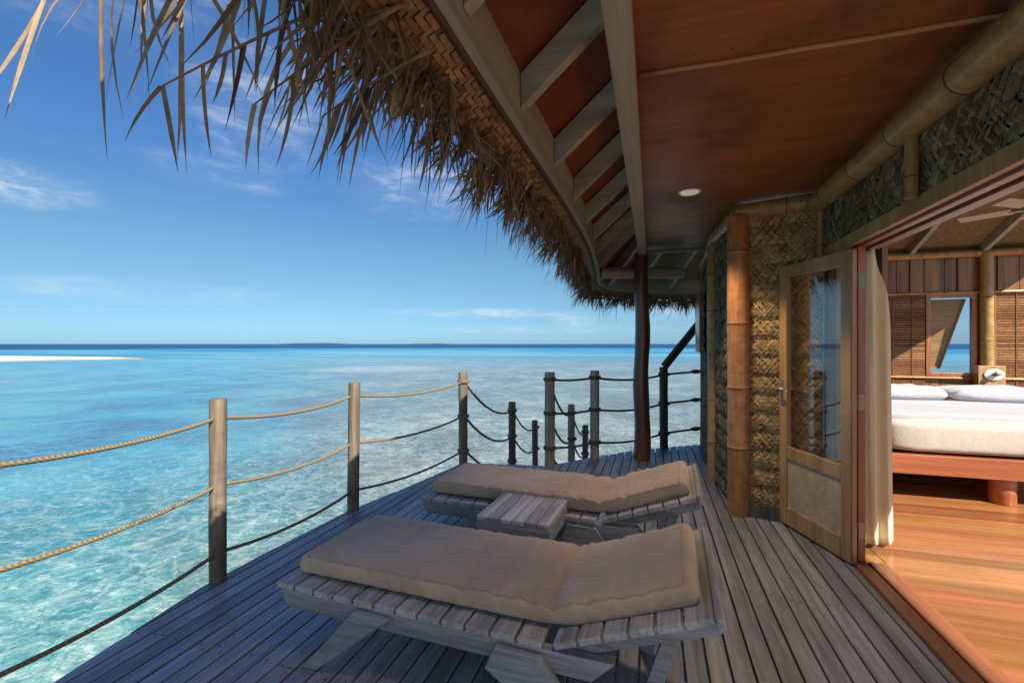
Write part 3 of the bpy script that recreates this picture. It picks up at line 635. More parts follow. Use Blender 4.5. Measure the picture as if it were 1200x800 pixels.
# --- plaited palm wall panels: rows of leaf strips crossing each other over a dark backing
M['seam'] = fabric('seam_cord', (.31, .225, .155), .1)
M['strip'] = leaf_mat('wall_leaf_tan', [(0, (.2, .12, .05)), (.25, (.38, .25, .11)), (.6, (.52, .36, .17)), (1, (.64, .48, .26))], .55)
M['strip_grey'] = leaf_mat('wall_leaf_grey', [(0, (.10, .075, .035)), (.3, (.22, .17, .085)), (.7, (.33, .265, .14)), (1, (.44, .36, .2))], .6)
M['backing'] = plain('wall_backing', (.07, .045, .022), .9, 0, .3, 20, .3)
def palm_panel(a, b, z0, z1, nrm, mat, row=.148, seed=0, pitch=.0155, deep=.034):
    rr_ = random.Random(seed); a, b = Vector((a[0], a[1], 0)), Vector((b[0], b[1], 0)); L = (b - a).length; t = (b - a).normalized(); n = Vector((nrm[0], nrm[1], 0)).normalized()
    mb = MB(); Zv = Vector((0, 0, 1)); nr = max(1, round((z1 - z0) / row)); row = (z1 - z0) / nr
    for r in range(nr):
        zb = z0 + r * row
        for lay, sg in ((0, 1), (1, -1)):
            u = -row
            while u < L + row:
                ww = pitch * rr_.uniform(.8, 1.0); u0 = u + rr_.uniform(-.0015, .0015); run = row * rr_.uniform(.75, .95) * sg; vs_ = []; ok = True
                ex0, ex1 = rr_.uniform(-.012, .006), rr_.uniform(-.004, .01); ns = 5; tilt = rr_.uniform(-.002, .002)
                for k in range(ns + 1):
                    q = k / ns; uu = (u0 if sg > 0 else u0 + row) + run * q; z = zb + ex0 + (row - ex0 + ex1) * q + .004 * math.sin(uu * 21 + seed)
                    dd = .004 + deep * (math.sin(math.pi * min(1, q * .92 + .04)) ** .6) * (1 - .55 * q) + (.004 if (lay + k) % 2 else 0.) + rr_.uniform(-.0015, .0015)
                    for e in (-.5, .5):
                        ux = min(L, max(0, uu + ww * e)); vs_.append(a + t * ux + Zv * z + n * (dd + tilt * e * 2))
                if -ww < min(u0, u0 + row) + row * .5 < L + ww:
                    fs = [(2 * k, 2 * k + 1, 2 * k + 3, 2 * k + 2) for k in range(ns)]
                    fs = [f for f in fs if (vs_[f[0]] - vs_[f[1]]).length > .002 and (vs_[f[2]] - vs_[f[3]]).length > .002]
                    if fs: mb.add(vs_, fs)
                u += pitch
        if rr_.random() < .9:      # frayed tips along each lap
            for k in range(int(L / .05)):
                u = rr_.uniform(.01, max(.02, L - .01)); p = a + t * u + Zv * (zb + .006) + n * (deep * .55); w_ = rr_.uniform(.004, .009)
                mb.add([p - t * w_, p + t * w_, p + t * (w_ * .3 + rr_.uniform(-.012, .012)) - Zv * rr_.uniform(.01, .03) + n * .006], [(0, 1, 2)])
    o = P(mb, 'wall_panel', M[mat])
    mb = MB(); c0, c1 = -n * .03, -n * .002
    mb.hexa([tuple(x_ + Zv * z0) for x_ in (a + c0, b + c0, b + c1, a + c1)] + [tuple(x_ + Zv * z1) for x_ in (a + c0, b + c0, b + c1, a + c1)])
    P(mb, 'backing', M['backing'], o, fixn=True)
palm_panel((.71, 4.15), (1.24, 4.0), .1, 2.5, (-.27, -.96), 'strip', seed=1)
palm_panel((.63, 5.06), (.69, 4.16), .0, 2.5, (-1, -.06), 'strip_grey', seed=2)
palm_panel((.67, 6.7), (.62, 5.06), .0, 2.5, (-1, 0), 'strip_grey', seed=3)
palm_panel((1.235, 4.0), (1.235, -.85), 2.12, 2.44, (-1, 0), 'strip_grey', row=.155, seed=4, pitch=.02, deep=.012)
mb = MB(); mb.bar((.75, 4.105, .06), (1.22, 3.975, .06), .03, .1); P(mb, 'skirting', M['post_dark'])
# a shutter leaf standing open on the seaward side
mb = MB(); mb.box((.53, 5.75, 1.3), (.565, 6.25, 2.02)); P(mb, 'shutter', M['jamb'], bevel=.004)

# roof post
mb = MB(); n = 14
mb.tube([(-.12 + .012 * math.sin(k * .9), 5.75 + .01 * math.cos(k * .7), 2.5 * k / n) for k in range(n + 1)], [.098 - .018 * k / n + .004 * math.sin(k * 1.7) for k in range(n + 1)], 18, wob=.05)
P(mb, 'roof_post', M['varnish'], auto=60)

# --- door opening
mb = MB(); mb.box((1.222, -.85, 2.035), (1.262, 3.92, 2.115)); P(mb, 'door_header', M['door'], bevel=.004)
mb = MB(); mb.box((1.264, -.85, 2.02), (1.31, 3.5, 2.1)); mb.box((1.335, -.85, 2.012), (1.40, 3.5, 2.11)); P(mb, 'door_header', M['jamb_y'], bevel=.004)
mb = MB(); mb.box((1.222, -1.6, -.04), (1.297, 3.405, .022)); mb.box((1.305, -1.6, -.04), (1.405, 3.405, .03)); mb.box((1.297, -1.6, -.04), (1.305, 3.405, .008)); P(mb, 'door_sill', M['jamb_y'], bevel=.003)
mb = MB(); mb.box((1.252, 3.41, .023), (1.292, 3.455, 2.019)); P(mb, 'door_jamb', M['jamb'], bevel=.003)
mb = MB(); mb.box((1.252, 3.455, 2.02), (1.292, 4.0, 2.44)); mb.box((1.252, 3.90, -.1), (1.292, 4.0, 2.02)); mb.box((1.252, 3.46, -.1), (1.292, 3.899, .12)); P(mb, 'wall_core', M['planks_in'])

# door leaf: local frame with the hinge at the origin, +u towards the free edge, thickness t
HX, HY = 1.235, 3.385
ud = Vector((.986 - 1.225, 4.039 - 3.368, 0)); DW = .715; ud.normalize(); dn = Vector((ud.y, -ud.x, 0))   # dn points to the room side
def DP(u, t_, z): return Vector((HX, HY, 0)) + ud * u + dn * t_ + Vector((0, 0, z))
def dbox(mb, u0, u1, t0, t1, z0, z1, mi=0):
    mb.hexa([DP(u0, t0, z0), DP(u0, t1, z0), DP(u1, t1, z0), DP(u1, t0, z0), DP(u0, t0, z1), DP(u0, t1, z1), DP(u1, t1, z1), DP(u1, t0, z1)], mi)
mb = MB(); T0, T1 = -.04, .0
dbox(mb, 0, .085, T0, T1, .015, 2.0); dbox(mb, DW - .085, DW, T0, T1, .015, 2.0)
dbox(mb, .086, DW - .086, T0, T1, 1.905, 2.0); dbox(mb, .086, DW - .086, T0, T1, .52, .615); dbox(mb, .086, DW - .086, T0, T1, .015, .15)
door = P(mb, 'door', M['door'], bevel=.004, fixn=True)
mb = MB(); dbox(mb, .084, DW - .084, T0 + .012, T1 - .012, .148, .522); P(mb, 'door_panel', M['door_in'], door, fixn=True)
mb = MB(); dbox(mb, .084, DW - .084, -.024, -.018, .613, 1.907); P(mb, 'glass_pane', M['glass'], door, fixn=True)
mb = MB(); dbox(mb, -.006, .0, T0 + .006, T1 - .004, .02, 1.995); P(mb, 'edge_strip', M['jamb'], door, fixn=True)
for sgn, t_ in ((-1, T0), (1, T1)):
    mb = MB(); dbox(mb, DW - .06, DW - .025, min(t_, t_ + sgn * .006), max(t_, t_ + sgn * .006), .93, 1.12)
    mb.tube([DP(DW - .042, t_ + sgn * .004, 1.05), DP(DW - .042, t_ + sgn * .05, 1.05)], .009, 10); mb.tube([DP(DW - .036, t_ + sgn * .05, 1.05), DP(DW - .165, t_ + sgn * .052, 1.048)], .009, 10)
    P(mb, 'handle', M['steel'], door, auto=50, fixn=True)
for z in (.22, 1.03, 1.8):
    mb = MB(); mb.box((1.228, 3.3985, z - .05), (1.246, 3.4025, z + .05)); mb.tube([(1.25, 3.396, z - .055), (1.25, 3.396, z + .055)], .006, 10); mb.box((1.254, 3.4055, z - .05), (1.286, 3.4095, z + .05))
    P(mb, 'hinge', M['bronze'], door)

# --- room
mb = MB(); mb.box((1.406, -2.4, -.06), (5.4, 7.0, .024)); mb.box((1.293, 3.407, -.06), (1.4055, 4.1, .021)); P(mb, 'floor', M['floor'])
BW = 7.0
mb = MB(); mb.box((1.9, BW, .02), (2.94, BW + .05, 2.55)); mb.box((2.94, BW, 2.02), (5.4, BW + .05, 2.55)); mb.box((2.94, BW, .02), (5.4, BW + .05, 1.02)); mb.box((2.94, BW, 1.02), (3.33, BW + .02, 2.02)) ; mb.box((3.74, BW + .001, 1.02), (5.4, BW + .02, 2.02))
P(mb, 'plank_wall', M['planks_in'])
mb = MB(); k = 0; rr = random.Random(21)
xx = 2.0
while xx < 5.3:     # boards of the upper band
    ww = rr.uniform(.08, .15); dpt = rr.choice([.012, .012, .03]); mb.box((xx, BW - dpt, 2.04), (xx + ww - .006, BW - .001, 2.5)); xx += ww
P(mb, 'upper_boards', M['planks_in'], bevel=.003)
bamboo([(1.9, BW - .05, 2.5), (5.4, BW - .05, 2.5)], .045, 'bamboo_beam', 'bamboo', node=.6)
bamboo([(1.9, BW - .03, 2.03), (5.4, BW - .03, 2.03)], .018, 'bamboo_batten', 'bamboo', node=.5)
bamboo([(1.9, BW - .03, .98), (5.4, BW - .03, .98)], .016, 'bamboo_batten', 'bamboo', node=.5)
bamboo([(3.86, BW - .07, .03), (3.86, BW - .07, 2.5)], .062, 'bamboo_pole', 'bamboo_pale', node=.5, ph=.4)
def louver(x0, x1, z0, z1, y, name, mat, pitch=.031):
    mb = MB(); z = z0
    while z < z1:
        mb.hexa([(x0, y - .018, z), (x1, y - .018, z), (x1, y, z + .012), (x0, y, z + .012), (x0, y - .018, z + .02), (x1, y - .018, z + .02), (x1, y, z + .03), (x0, y, z + .03)]); z += pitch
    for q in range(int((x1 - x0) / .2) + 1):
        xq = x0 + .03 + q * .2
        if xq < x1: mb.box((xq, y - .024, z0), (xq + .012, y - .019, z1))
    return P(mb, name, M[mat])
louver(2.3, 3.27, .62, 2.01, BW - .006, 'louver_screen', 'louver'); louver(3.93, 5.3, .62, 2.01, BW - .006, 'louver_screen', 'louver')
mb = MB(); mb.box((3.28, BW - .03, 1.0), (3.33, BW - .001, 2.02)); mb.box((3.74, BW - .03, 1.0), (3.79, BW - .001, 2.02)); mb.box((3.33, BW - .028, 1.97), (3.74, BW - .001, 2.018)); mb.box((3.33, BW - .03, 1.0), (3.74, BW - .001, 1.045))
win = P(mb, 'window', M['jamb'], bevel=.003)
# the cane flap of the window, top-hinged and swung outwards on a slant
mb = MB(); nsl = 24
for k in range(nsl):
    za, zb = 1.96 - k * (.86 / nsl), 1.96 - (k + .97) * (.86 / nsl)
    def fl(z): t = (1.96 - z) / .86; return 3.715 - .2 * t - .0, BW + .06 + .12 * t
    xa, ya = fl(za); xb, yb = fl(zb)
    mb.hexa([(3.335, yb, zb), (xb, yb, zb), (xb, yb + .01, zb), (3.335, yb + .01, zb), (3.335, ya, za), (xa, ya, za), (xa, ya + .01, za), (3.335, ya + .01, za)])
mb.bar((3.715, BW + .055, 1.96), (3.515, BW + .175, 1.1), .03, .02); mb.bar((3.335, BW + .175, 1.1), (3.515, BW + .175, 1.1), .02, .03)
P(mb, 'flap', M['flap'], win)
# room ceiling: matting over pale rafters
mb = MB(); mb.hexa([(1.31, BW + .1, 2.54), (4.7, BW + .1, 2.54), (4.7, 3.6, 4.1), (1.31, 3.6, 4.1), (1.31, BW + .1, 2.56), (4.7, BW + .1, 2.56), (4.7, 3.6, 4.12), (1.31, 3.6, 4.12)]); cei = P(mb, 'ceiling', M['mat_in'], fixn=True)
for x in (2.25, 3.1, 3.83, 4.6):
    mb = MB(); mb.bar((x, BW + .02, 2.52), (x, 3.7, 3.99), .05, .1); P(mb, 'rafter', M['painted'], cei, bevel=.003)
mb = MB(); mb.box((1.3, 4.02, .0), (1.9, 7.0, .02)); mb.box((1.86, 4.6, .024), (1.9, 7.0, 2.55)); P(mb, 'partition', M['planks_in'])

# ------------------------------------------------------------------ things in the room
bed = thing('bed', 'low wide wooden bed frame of red timber standing on thick round legs', 'bed', (3.2, 5.9, .024))
BOb = (3.2, 5.9, .024)
mb = MB(); mb.box((1.98, 4.85, .26), (4.42, 4.92, .43)); mb.build('front_rail', M['bed'], bed, BOb, bevel=.006)
for x in (1.98, 4.36): mb = MB(); mb.box((x, 4.921, .26), (x + .06, 6.88, .43)); mb.build('side_rail', M['bed'], bed, BOb, bevel=.006)
mb = MB(); mb.box((2.041, 4.922, .3), (4.359, 6.88, .4)); mb.build('slat_base', M['bed'], bed, BOb)
for x, y in ((2.9, 5.02), (4.2, 5.02), (2.2, 6.6), (4.2, 6.6)):
    mb = MB(); mb.lathe([(.085, 0), (.09, .01), (.09, .2), (.085, .275)], (x, y, .024), 24); mb.build('leg', M['bed'], bed, BOb, auto=40)
def softbox(a, b, r, seedv, amp=.01, n=3., cx=36, cy=30, puff=0.):
    """soft rounded block"""
    mb = MB(); (x0, y0, z0), (x1, y1, z1) = a, b; c_ = [(p + q) / 2 for p, q in zip(a, b)]; h_ = [(q - p) / 2 for p, q in zip(a, b)]
    vs_ = []
    def sp(w_, e): return math.copysign(abs(w_) ** e, w_)
    for j in range(cy + 1):
        ph = -math.pi / 2 + math.pi * j / cy
        for i in range(cx):
            th_ = 2 * math.pi * i / cx
            X = sp(math.cos(ph), 2 / (n + 3)) * sp(math.cos(th_), 2 / (n + 5)); Y = sp(math.cos(ph), 2 / (n + 3)) * sp(math.sin(th_), 2 / (n + 5)); Zz = sp(math.sin(ph), 2 / n)
            if puff: Zz *= (1 - puff * max(abs(X), abs(Y)) ** 3)
            p = Vector((c_[0] + h_[0] * X, c_[1] + h_[1] * Y, c_[2] + h_[2] * Zz)); p += amp * Vector((mnoise.noise(p * 5 + Vector((seedv, 0, 0))), mnoise.noise(p * 5 + Vector((0, seedv, 0))), mnoise.noise(p * 6 + Vector((0, 0, seedv)))))
            if Zz > 0: p.z -= amp * .9 * max(0, 1 - abs(2.4 * mnoise.noise(Vector((p.x * 3 + seedv, p.y * 5 + p.x, p.z * 2))))) ** 4
            vs_.append(p)
    mb.add(vs_, [(j * cx + i, j * cx + (i + 1) % cx, (j + 1) * cx + (i + 1) % cx, (j + 1) * cx + i) for j in range(cy) for i in range(cx)])
    return mb
o = softbox((2.0, 4.87, .43), (4.4, 6.86, .73), .05, 1, .008, 7, 120, 40).build('mattress', M['sheet'], None, (3.2, 5.9, .43), smooth=True)
tag(o, 'thick white mattress covered by a fitted sheet on the red bed', 'mattress')
o = softbox((1.985, 5.05, .70), (4.415, 6.3, .775), .05, 5, .012, 6, 120, 40).build('folded_sheet', M['pillow'], None, (3.2, 5.5, .74), smooth=True)
tag(o, 'white folded top sheet lying across the mattress before the pillows', 'bed sheet')
o = softbox((2.36, 6.18, .745), (3.14, 6.72, .93), .05, 9, .02, 2.6, 48, 30, .35).build('pillow', M['pillow'], None, (2.75, 6.45, .76), smooth=True)
tag(o, 'white pillow half hidden by the cream curtain, under the louvered screen', 'pillow', 'pillows on the bed')
o = softbox((3.17, 6.18, .745), (4.02, 6.74, .94), .05, 14, .02, 2.6, 48, 30, .35).build('pillow', M['pillow'], None, (3.6, 6.45, .76), smooth=True)
tag(o, 'white pillow below the open window flap and the round wall lamp', 'pillow', 'pillows on the bed')
# curtain: gathered cloth just inside the door frame, stacked round the corner behind the open leaf
mb = MB(); nu, nv = 220, 40; vs_ = []
for j in range(nv + 1):
    t = j / nv; z = .05 + 1.98 * t
    wd = .165 + .025 * (1 - t) ** 2 - .11 * max(0, (t - .72) / .28) ** 1.7; L1 = .5
    for i in range(nu + 1):
        q = (i / nu) * (wd + L1); amp = .017 * (.75 + .5 * (1 - t)) * (1 + .4 * math.sin(q * 23 + t * 1.5))
        f_ = amp * math.sin(q * 66 + .8 * math.sin(t * 2.5 + q * 9)) + .006 * math.sin(q * 41 + t * 3)
        if q < L1: x, y = 1.372 + f_ * .8, 3.635 + (L1 - q)
        else: x, y = 1.375 + (q - L1) * .96, 3.635 + (q - L1) * .25 + f_
        vs_.append((x + .005 * math.sin(3 * t + q * 20), y, z + .008 * math.sin(q * 60)))
mb.add(vs_, [(j * (nu + 1) + i, j * (nu + 1) + i + 1, (j + 1) * (nu + 1) + i + 1, (j + 1) * (nu + 1) + i) for j in range(nv) for i in range(nu)])
o = mb.build('curtain', M['curtain'], None, (1.5, 3.65, 0), smooth=True); md = o.modifiers.new('s', 'SOLIDIFY'); md.thickness = .003
tag(o, 'long cream curtain gathered beside the open door frame', 'curtain')
# ceiling fan
FO = (3.16, 5.0, 2.56); fan = thing('ceiling_fan', 'grey ceiling fan with pale blades hanging above the bed', 'ceiling fan', FO)
mb = MB(); mb.lathe([(.03, -.12), (.085, -.11), (.1, -.06), (.1, 0), (.085, .05), (.03, .07)], FO, 28); mb.build('motor', M['steel'], fan, FO, auto=40)
mb = MB(); mb.lathe([(.012, .07), (.012, .95)], FO, 12); mb.build('down_rod', M['steel'], fan, FO, auto=40)
mb = MB(); mb.lathe([(.14, .06), (.145, .075), (.05, .1)], FO, 28); mb.build('canopy', M['white'], fan, FO, auto=40)
for k in range(5):
    a = R(212 + 72 * k); mb = MB(); st = len(mb.v); mb.box((.1, -.018, -.012), (.2, .018, -.004)); mb.box((.18, -.06, -.003), (.52, .06, .004))
    mb.xform(Matrix.Translation(FO) @ Matrix.Rotation(a, 4, 'Z') @ Matrix.Rotation(R(11), 4, 'X')); mb.build('blade', M['fanw'], fan, FO, bevel=.002)
# wall lamp
LO_ = (3.86, BW - .15, 1.2); lamp = thing('wall_lamp', 'round pale reading lamp on a bamboo box above the pillow', 'wall lamp', LO_)
mb = MB(); mb.box((3.74, BW - .14, .9), (4.0, BW - .035, 1.14)); mb.build('mounting_box', M['door'], lamp, LO_, bevel=.004)
mb = MB(); mb.lathe([(.005, 0), (.085, .0), (.088, .012), (.07, .022), (.03, .02)], (0, 0, 0), 32); mb.xform(Matrix.Translation((3.885, BW - .142, 1.035)) @ Matrix.Rotation(R(90), 4, 'X') @ Matrix.Diagonal((1.1, .78, 1, 1))); mb.build('disc', M['white'], lamp, LO_, auto=40)
mb = MB(); mb.lathe([(.02, 0), (.028, .02), (.03, .07), (.02, .075)], (0, 0, 0), 20); mb.xform(Matrix.Translation((3.885, BW - .16, 1.035)) @ Matrix.Rotation(R(70), 4, 'X')); mb.build('lamp_head', M['bronze'], lamp, LO_, auto=40)
# recessed lights in the soffit, switched on; the nearer one is added, unseen, for warm fill
def lamp_disc():
    m, t, b, oc, out = newmat('lit_lamp_cover'); b.inputs['Base Color'].default_value = (.75, .73, .66, 1); b.inputs['Roughness'].default_value = .4
    b.inputs['Emission Color'].default_value = (1, .9, .72, 1); b.inputs['Emission Strength'].default_value = .1
    return m
M['lit'] = lamp_disc()
def downlight(x, y, label, power):
    O_ = (x, y, 2.56); root = thing('ceiling_light', label, 'ceiling light', O_, group='lights in the soffit')
    mb = MB(); mb.lathe([(.066, -.003), (.078, -.009), (.084, -.005), (.084, -.0005)], O_, 40); mb.build('trim_ring', M['white'], root, O_, auto=40)
    mb = MB(); mb.lathe([(.064, -.0075), (.0655, -.002)], O_, 40); mb.build('lamp_cover', M['lit'], root, O_, auto=40)
    l = bpy.data.lights.new('downlight', 'SPOT'); l.energy = power; l.color = (1, .74, .46); l.spot_size = R(92); l.spot_blend = .38; l.shadow_soft_size = .09
    lo_ = bpy.data.objects.new('downlight', l); C.objects.link(lo_); lo_.parent = root; lo_.location = (0, 0, -.03)
downlight(.274, 3.72, 'round white recessed light in the red plywood soffit above the open door', 56)
downlight(.274, 1.2, 'round white recessed light added out of view in the red soffit to light the nearer lounger', 22)

# ------------------------------------------------------------------ rope railings and the stairs into the water
def post(parent, O, x, y, z0, z1, r, mat, seed):
    rr_ = random.Random(seed); n = 9; lx, ly = rr_.uniform(-.012, .012), rr_.uniform(-.012, .012)
    mb = MB(); mb.tube([(x + lx * k / n, y + ly * k / n, z0 + (z1 - z0) * k / n) for k in range(n)] + [(x + lx, y + ly, z1 - .008), (x + lx, y + ly, z1)], [r * (1 + rr_.uniform(-.03, .03)) for k in range(n)] + [r, r * .9], 16, wob=.06)
    return mb.build('post', M[mat], parent, O, auto=45)
def rope(parent, O, a, b, sag, r, mat, wrap=None):
    a, b = Vector(a), Vector(b); n = 18
    mb = MB(); mb.tube([a.lerp(b, k / n) - Z * sag * 4 * (k / n) * (1 - k / n) for k in range(n + 1)], r, 8)
    for (c, pr) in (wrap or []):
        for q in (0., .9):
            mb.tube([(c[0] + (pr + r * .6) * math.cos(t * math.pi / 8), c[1] + (pr + r * .6) * math.sin(t * math.pi / 8), c[2] + q * r * 1.6 + r * .3 * t / 16) for t in range(17)], r * .9, 8, cap=False)
    return mb.build('rope', M[mat], parent, O, smooth=True)
HTS = (.965, .565, .165)
NEAR = [(-2.36, .87), (-2.465, 2.07), (-2.42, 3.28), (-2.1, 4.90)]
ra = thing('rope_railing', 'rope railing along the long lagoon edge with round timber posts and three ropes', 'railing', (-2.4, 3., 0), group='rope railings of the deck')
O = (-2.4, 3., 0)
for i, (x, y) in enumerate(NEAR): post(ra, O, x, y, -.6, 1.075, (.05, .046, .048, .052)[i], 'post', i)
for i in range(3):
    a, b = NEAR[i], NEAR[i + 1]
    for h in HTS: rope(ra, O, (a[0], a[1], h), (b[0], b[1], h - .004), .045 + .008 * i, .011, 'rope', [((b[0], b[1], h - .01), .054)] if i == 2 else None)
FAR = [(-1.13, 5.16), (-.67, 5.62), (.155, 6.46)]
O = (-.4, 5.9, 0)
rb = thing('rope_railing', 'short rope railing at the far deck end with slanted timber brace on its dark post', 'railing', O, group='rope railings of the deck')
post(rb, O, *FAR[0], -.6, 1.075, .06, 'post_lit', 11); post(rb, O, *FAR[1], -.6, 1.075, .055, 'post_lit', 12); post(rb, O, *FAR[2], -.6, 1.09, .055, 'post_dark', 13)
WALLPT = (.63, 6.80)
ch = FAR + [WALLPT]
for a, b, sg in zip(ch, ch[1:], (.02, .05, .0)):
    for h in (.99, .6, .2): rope(rb, O, (a[0], a[1], h), (b[0], b[1], h + (.03 if b == WALLPT else 0)), sg, .014, 'rope_dark', [((a[0], a[1], h - .01), .056)])
for h in (1.02, .63, .23):
    mb = MB(); a, b = Vector((.52, 6.72, h - .003)), Vector((.64, 6.81, h)); mb.tube([a, a.lerp(b, .5), b], [.02, .032, .022], 10); mb.build('rope_knot', M['rope_dark'], rb, O, auto=50)
mb = MB(); mb.bar((.16, 6.46, 1.1), (.82, 6.98, 1.93), .075, .085); mb.build('brace', M['post_dark'], rb, O, bevel=.006)

O = (-1.62, 6.9, -.9)
st = thing('stairs', 'timber stairs going down from the deck into the lagoon with short posts and ropes', 'stairs', O)
LX, RX = -2.08, -1.19
SP = [(LX, 6.77, .5), (LX - .01, 8.3, -.03), (RX, 7.04, .46), (RX, 8.5, -.11)]
for i, (x, y, z) in enumerate(SP): post(st, O, x, y, SEA - .6, z, .055, 'post_dark' if i != 2 else 'post_lit', 30 + i)
for x, pts_ in ((LX, [(-2.085, 4.9, 1.07), SP[0], SP[1]]), (RX, [(-1.13, 5.16, 1.07), SP[2], SP[3]])):
    for a, b in zip(pts_, pts_[1:]):
        for dz in (.11, .51, .9): rope(st, O, (a[0], a[1], a[2] - dz), (b[0], b[1], b[2] - dz - .03), .16, .014, 'rope_dark', [((b[0], b[1], b[2] - dz - .03), .055)])
for x in (LX + .04, RX - .04):
    mb = MB(); mb.bar((x, 5.0, -.16), (x, 8.7, -1.5), .05, .2); mb.build('stringer', M['post_dark'], st, O, bevel=.004)
for k in range(8):
    mb = MB(); y = 5.3 + k * .42; z = -.2 - k * .155; mb.box((LX + .07, y, z), (RX - .07, y + .27, z + .035)); mb.build('tread', M['deck'], st, O, bevel=.004)

# ------------------------------------------------------------------ sun loungers (local: x from foot to head, hinge at x = 0, near side -y)
W2 = .365; BA = R(20.5)
def make_lounger():
    root = thing('sun_lounger', 'weathered grey slatted lounger nearer the viewer, in front of the side table', 'sun lounger', group='sun loungers on the deck')
    for sg in (-1, 1):
        y0, y1 = (-W2, -W2 + .042) if sg < 0 else (W2 - .042, W2)
        mb = MB(); mb.sideprism([(-1.24, .3), (-1.24, .255), (-1.2, .222), (.15, .222), (.23, .3)], y0, y1); mb.build('side_rail', M['teak'], root, bevel=.005, fixn=True)
        yo, yi = (-W2 - .034, -W2 - .001) if sg < 0 else (W2 + .001, W2 + .034)
        mb = MB(); mb.sideprism([(-1.1, 0), (-1.03, 0), (-.66, .288), (-.83, .292)], yo, yi); mb.build('leg', M['teak'], root, bevel=.004, fixn=True)
        mb = MB(); mb.sideprism([(.2, 0), (.12, 0), (-.24, .2), (-.2, .29), (-.03, .285)], yo, yi); mb.build('leg', M['teak'], root, bevel=.004, fixn=True)
    rr_ = random.Random(2)
    mb = MB(); x = -1.265
    for k in range(12):
        dz = rr_.uniform(-.0015, .0015); mb.box((x, -W2 - .01, .302 + dz), (x + .092, W2 + .01, .328 + dz)); x += .104
    mb.build('seat_slats', M['teak_y'], root, bevel=.004)
    RB = Matrix.Translation((0, 0, .315)) @ Matrix.Rotation(-BA, 4, 'Y')
    for sg in (-1, 1):
        mb = MB(); y = sg * (W2 - .07); mb.box((.0, y - .02, -.075), (.58, y + .02, -.0135)); mb.xform(RB); mb.build('back_rail', M['teak'], root, bevel=.004)
    mb = MB(); x = .02
    for k in range(6):
        ww = .081 if k < 5 else .095
        mb.box((x, -W2 - .01, -.012), (x + ww, W2 + .01, .014)); x += .0935
    mb.xform(RB); mb.build('back_slats', M['teak_y'], root, bevel=.004)
    mb = MB(); mb.box((.585, -W2 - .012, -.035), (.606, W2 + .012, .018)); mb.xform(RB); mb.build('head_board', M['teak_y'], root, bevel=.003)
    for sg in (-1, 1):
        y = sg * (W2 - .15); mb = MB(); mb.bar((.42, y, .37), (.30, y, .0), .032, .055, (1, 0, 0)); mb.build('prop', M['teak'], root, bevel=.003)
    return root
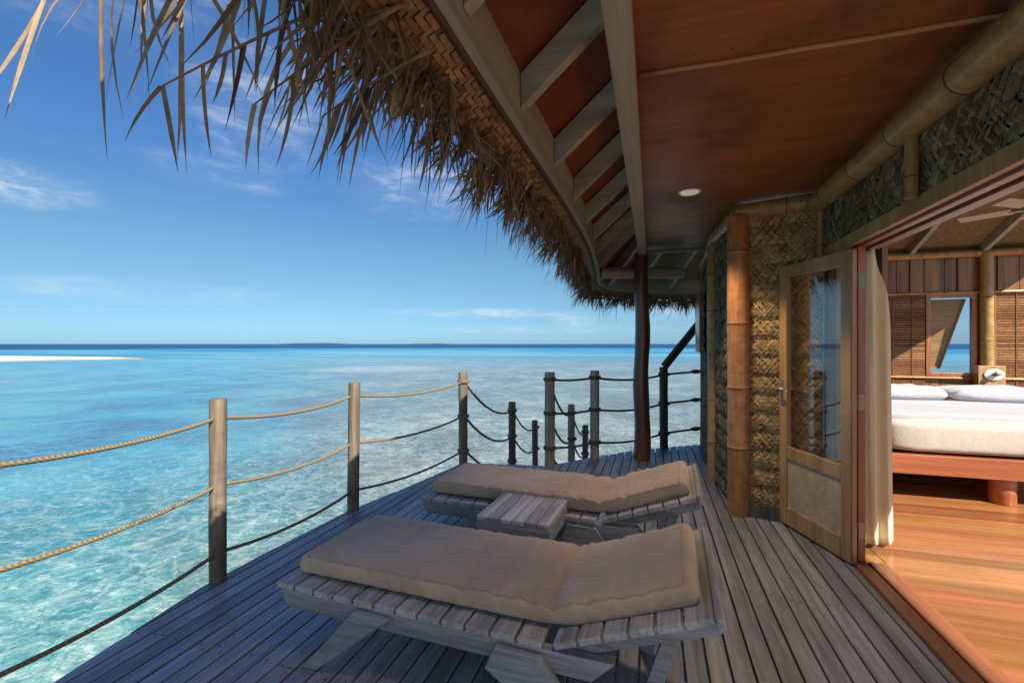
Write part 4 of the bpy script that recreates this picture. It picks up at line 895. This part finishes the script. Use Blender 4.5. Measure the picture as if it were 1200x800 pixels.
def make_cushion(seed):
    """one long pad with a soft bend over the hinge"""
    mb = MB(); nr, ns = 150, 56; x0, x1 = -1.22, .545; W, H = .285, .048
    vs_ = []
    def spine(u):
        # arc length u measured from the hinge; smooth bend
        k = .09
        if u < -k: return Vector((u, 0, 0)), 0.
        if u > k: return Vector((math.cos(BA) * (u - k) + k * (math.cos(BA / 2) + .0), 0, math.sin(BA) * (u - k) + k * math.sin(BA / 2) * 1.2)), BA
        t = (u + k) / (2 * k); a_ = BA * t; return Vector((u if u < 0 else u * math.cos(BA / 2), 0, k * math.sin(BA / 2) * 1.2 * t * t)), a_
    for i in range(nr + 1):
        t = i / nr; u = x0 + (x1 - x0) * t
        e0 = min(1, (u - x0) / .04); e1 = min(1, (x1 - u) / .04); e = min(e0, e1); end = max(.02, (1 - (1 - e) ** 2.6)) ** .5
        p, a_ = spine(u); up = Vector((-math.sin(a_), 0, math.cos(a_)))
        pinch = math.exp(-(u / .055) ** 2)
        for k in range(ns):
            th_ = 2 * math.pi * k / ns; cy, sz = math.cos(th_), math.sin(th_)
            Y = math.copysign(abs(cy) ** (2 / 10.), cy) * W * (.955 + .045 * end); Zz = math.copysign(abs(sz) ** (2 / 4.2), sz) * H * (.35 + .65 * end)
            if sz > 0:
                Zz *= 1 + .07 * (1 - (Y / W) ** 4) - .22 * pinch - .2 * math.exp(-(u / .016) ** 2)
                q = Vector((u * 3.5, Y * 2, seed)); Zz += .006 * mnoise.noise(q) * (1 - (abs(Y) / W) ** 6)
                Zz += .011 * math.exp(-(u / .3) ** 2) * mnoise.noise(Vector((u * 22 + Y * 5, Y * 2.5, seed + 2)))
                Zz += .007 * mnoise.noise(Vector((u * 13 - Y * 7, Y * 6, seed + 5))) * mnoise.noise(Vector((u * 3, Y * 3, seed + 8))) * 2.2; Zz += .004 * mnoise.noise(Vector((u * 45, Y * 4, seed + 6))) * (abs(Y) / W) ** 4
            if sz > 0:
                cr = 1 - abs(2.2 * mnoise.noise(Vector((u * 7.5 + Y * 2.2 + .5 * mnoise.noise(Vector((u * 4, Y * 5, seed))), Y * 1.1, seed + 12)))); Zz -= .011 * max(0, cr) ** 5 * (.35 + .65 * math.exp(-((u + .05) / .4) ** 2))
            Y *= 1 + .014 * mnoise.noise(Vector((u * 4.5, sz, seed + 9))) + .02 * mnoise.noise(Vector((u * 26, sz * 1.5, seed + 4))) * (1 if abs(cy) > .5 else 0)
            vs_.append(p + Vector((0, Y, 0)) + up * (Zz + H * 1.03))
    mb.add(vs_, [(i * ns + k, (i + 1) * ns + k, (i + 1) * ns + (k + 1) % ns, i * ns + (k + 1) % ns) for i in range(nr) for k in range(ns)] + [tuple(range(ns)), tuple(range(nr * ns, nr * ns + ns))[::-1]])
    # raised seam running round the upper edge
    sm = MB(); ks = round(ns * .085)
    ring = [Vector(vs_[i * ns + ks]) for i in range(3, nr - 2)] + [Vector(vs_[(nr - 3) * ns + k]) for k in range(ks + 1, ns // 2 - ks)] + [Vector(vs_[i * ns + ns // 2 - ks]) for i in range(nr - 3, 2, -1)] + [Vector(vs_[3 * ns + k]) for k in range(ns // 2 - ks - 1, ks, -1)]
    ring.append(ring[0]); sm.tube(ring, .0035, 6)
    return mb, sm
lounger = make_lounger(); lounger.location = (-.335, 1.965, .001); lounger.rotation_euler.z = R(-2.6)
l2 = copy_tree(lounger); l2.location = (-.28, 3.17, .001); l2.rotation_euler.z = R(-3.0)
l2['label'] = 'weathered grey slatted lounger farther away, behind the side table'
for lo, sd_, lab in ((lounger, 3, 'tan canvas cushion on the nearer lounger, in front of the side table'), (l2, 17, 'tan canvas cushion on the farther lounger, behind the side table')):
    pad, sm = make_cushion(sd_); c = pad.build('lounger_cushion', M['cushion'], None, (0, 0, 0), smooth=True, fixn=True); sm.build('seam', M['seam'], c, smooth=True)
    c.location = Vector(lo.location) + Vector((0, -.01, .332)); c.rotation_euler.z = lo.rotation_euler.z; tag(c, lab, 'cushion', 'lounger cushions')

# side table
O = (-.745, 2.705, 0); tb = thing('side_table', 'small square weathered plank side table between the two loungers', 'side table', O)
mb = MB()
for k in range(6): x = -.22 + k * .0735; mb.box((x, -.245, .378), (x + .069, .245, .402))
mb.build('tabletop', M['teak_t'], tb, bevel=.003)
mb = MB(); mb.box((-.219, -.243, .285), (.219, -.221, .377)); mb.box((-.219, .221, .285), (.219, .243, .377)); mb.box((-.219, -.22, .285), (-.197, .22, .377)); mb.box((.197, -.22, .285), (.219, .22, .377)); mb.build('apron', M['teak'], tb, bevel=.003)
for x in (-.192, .148):
    for y in (-.217, .173): mb = MB(); mb.box((x, y, 0), (x + .044, y + .044, .376)); mb.build('leg', M['teak'], tb, bevel=.003)
tb.rotation_euler.z = R(-3.2)
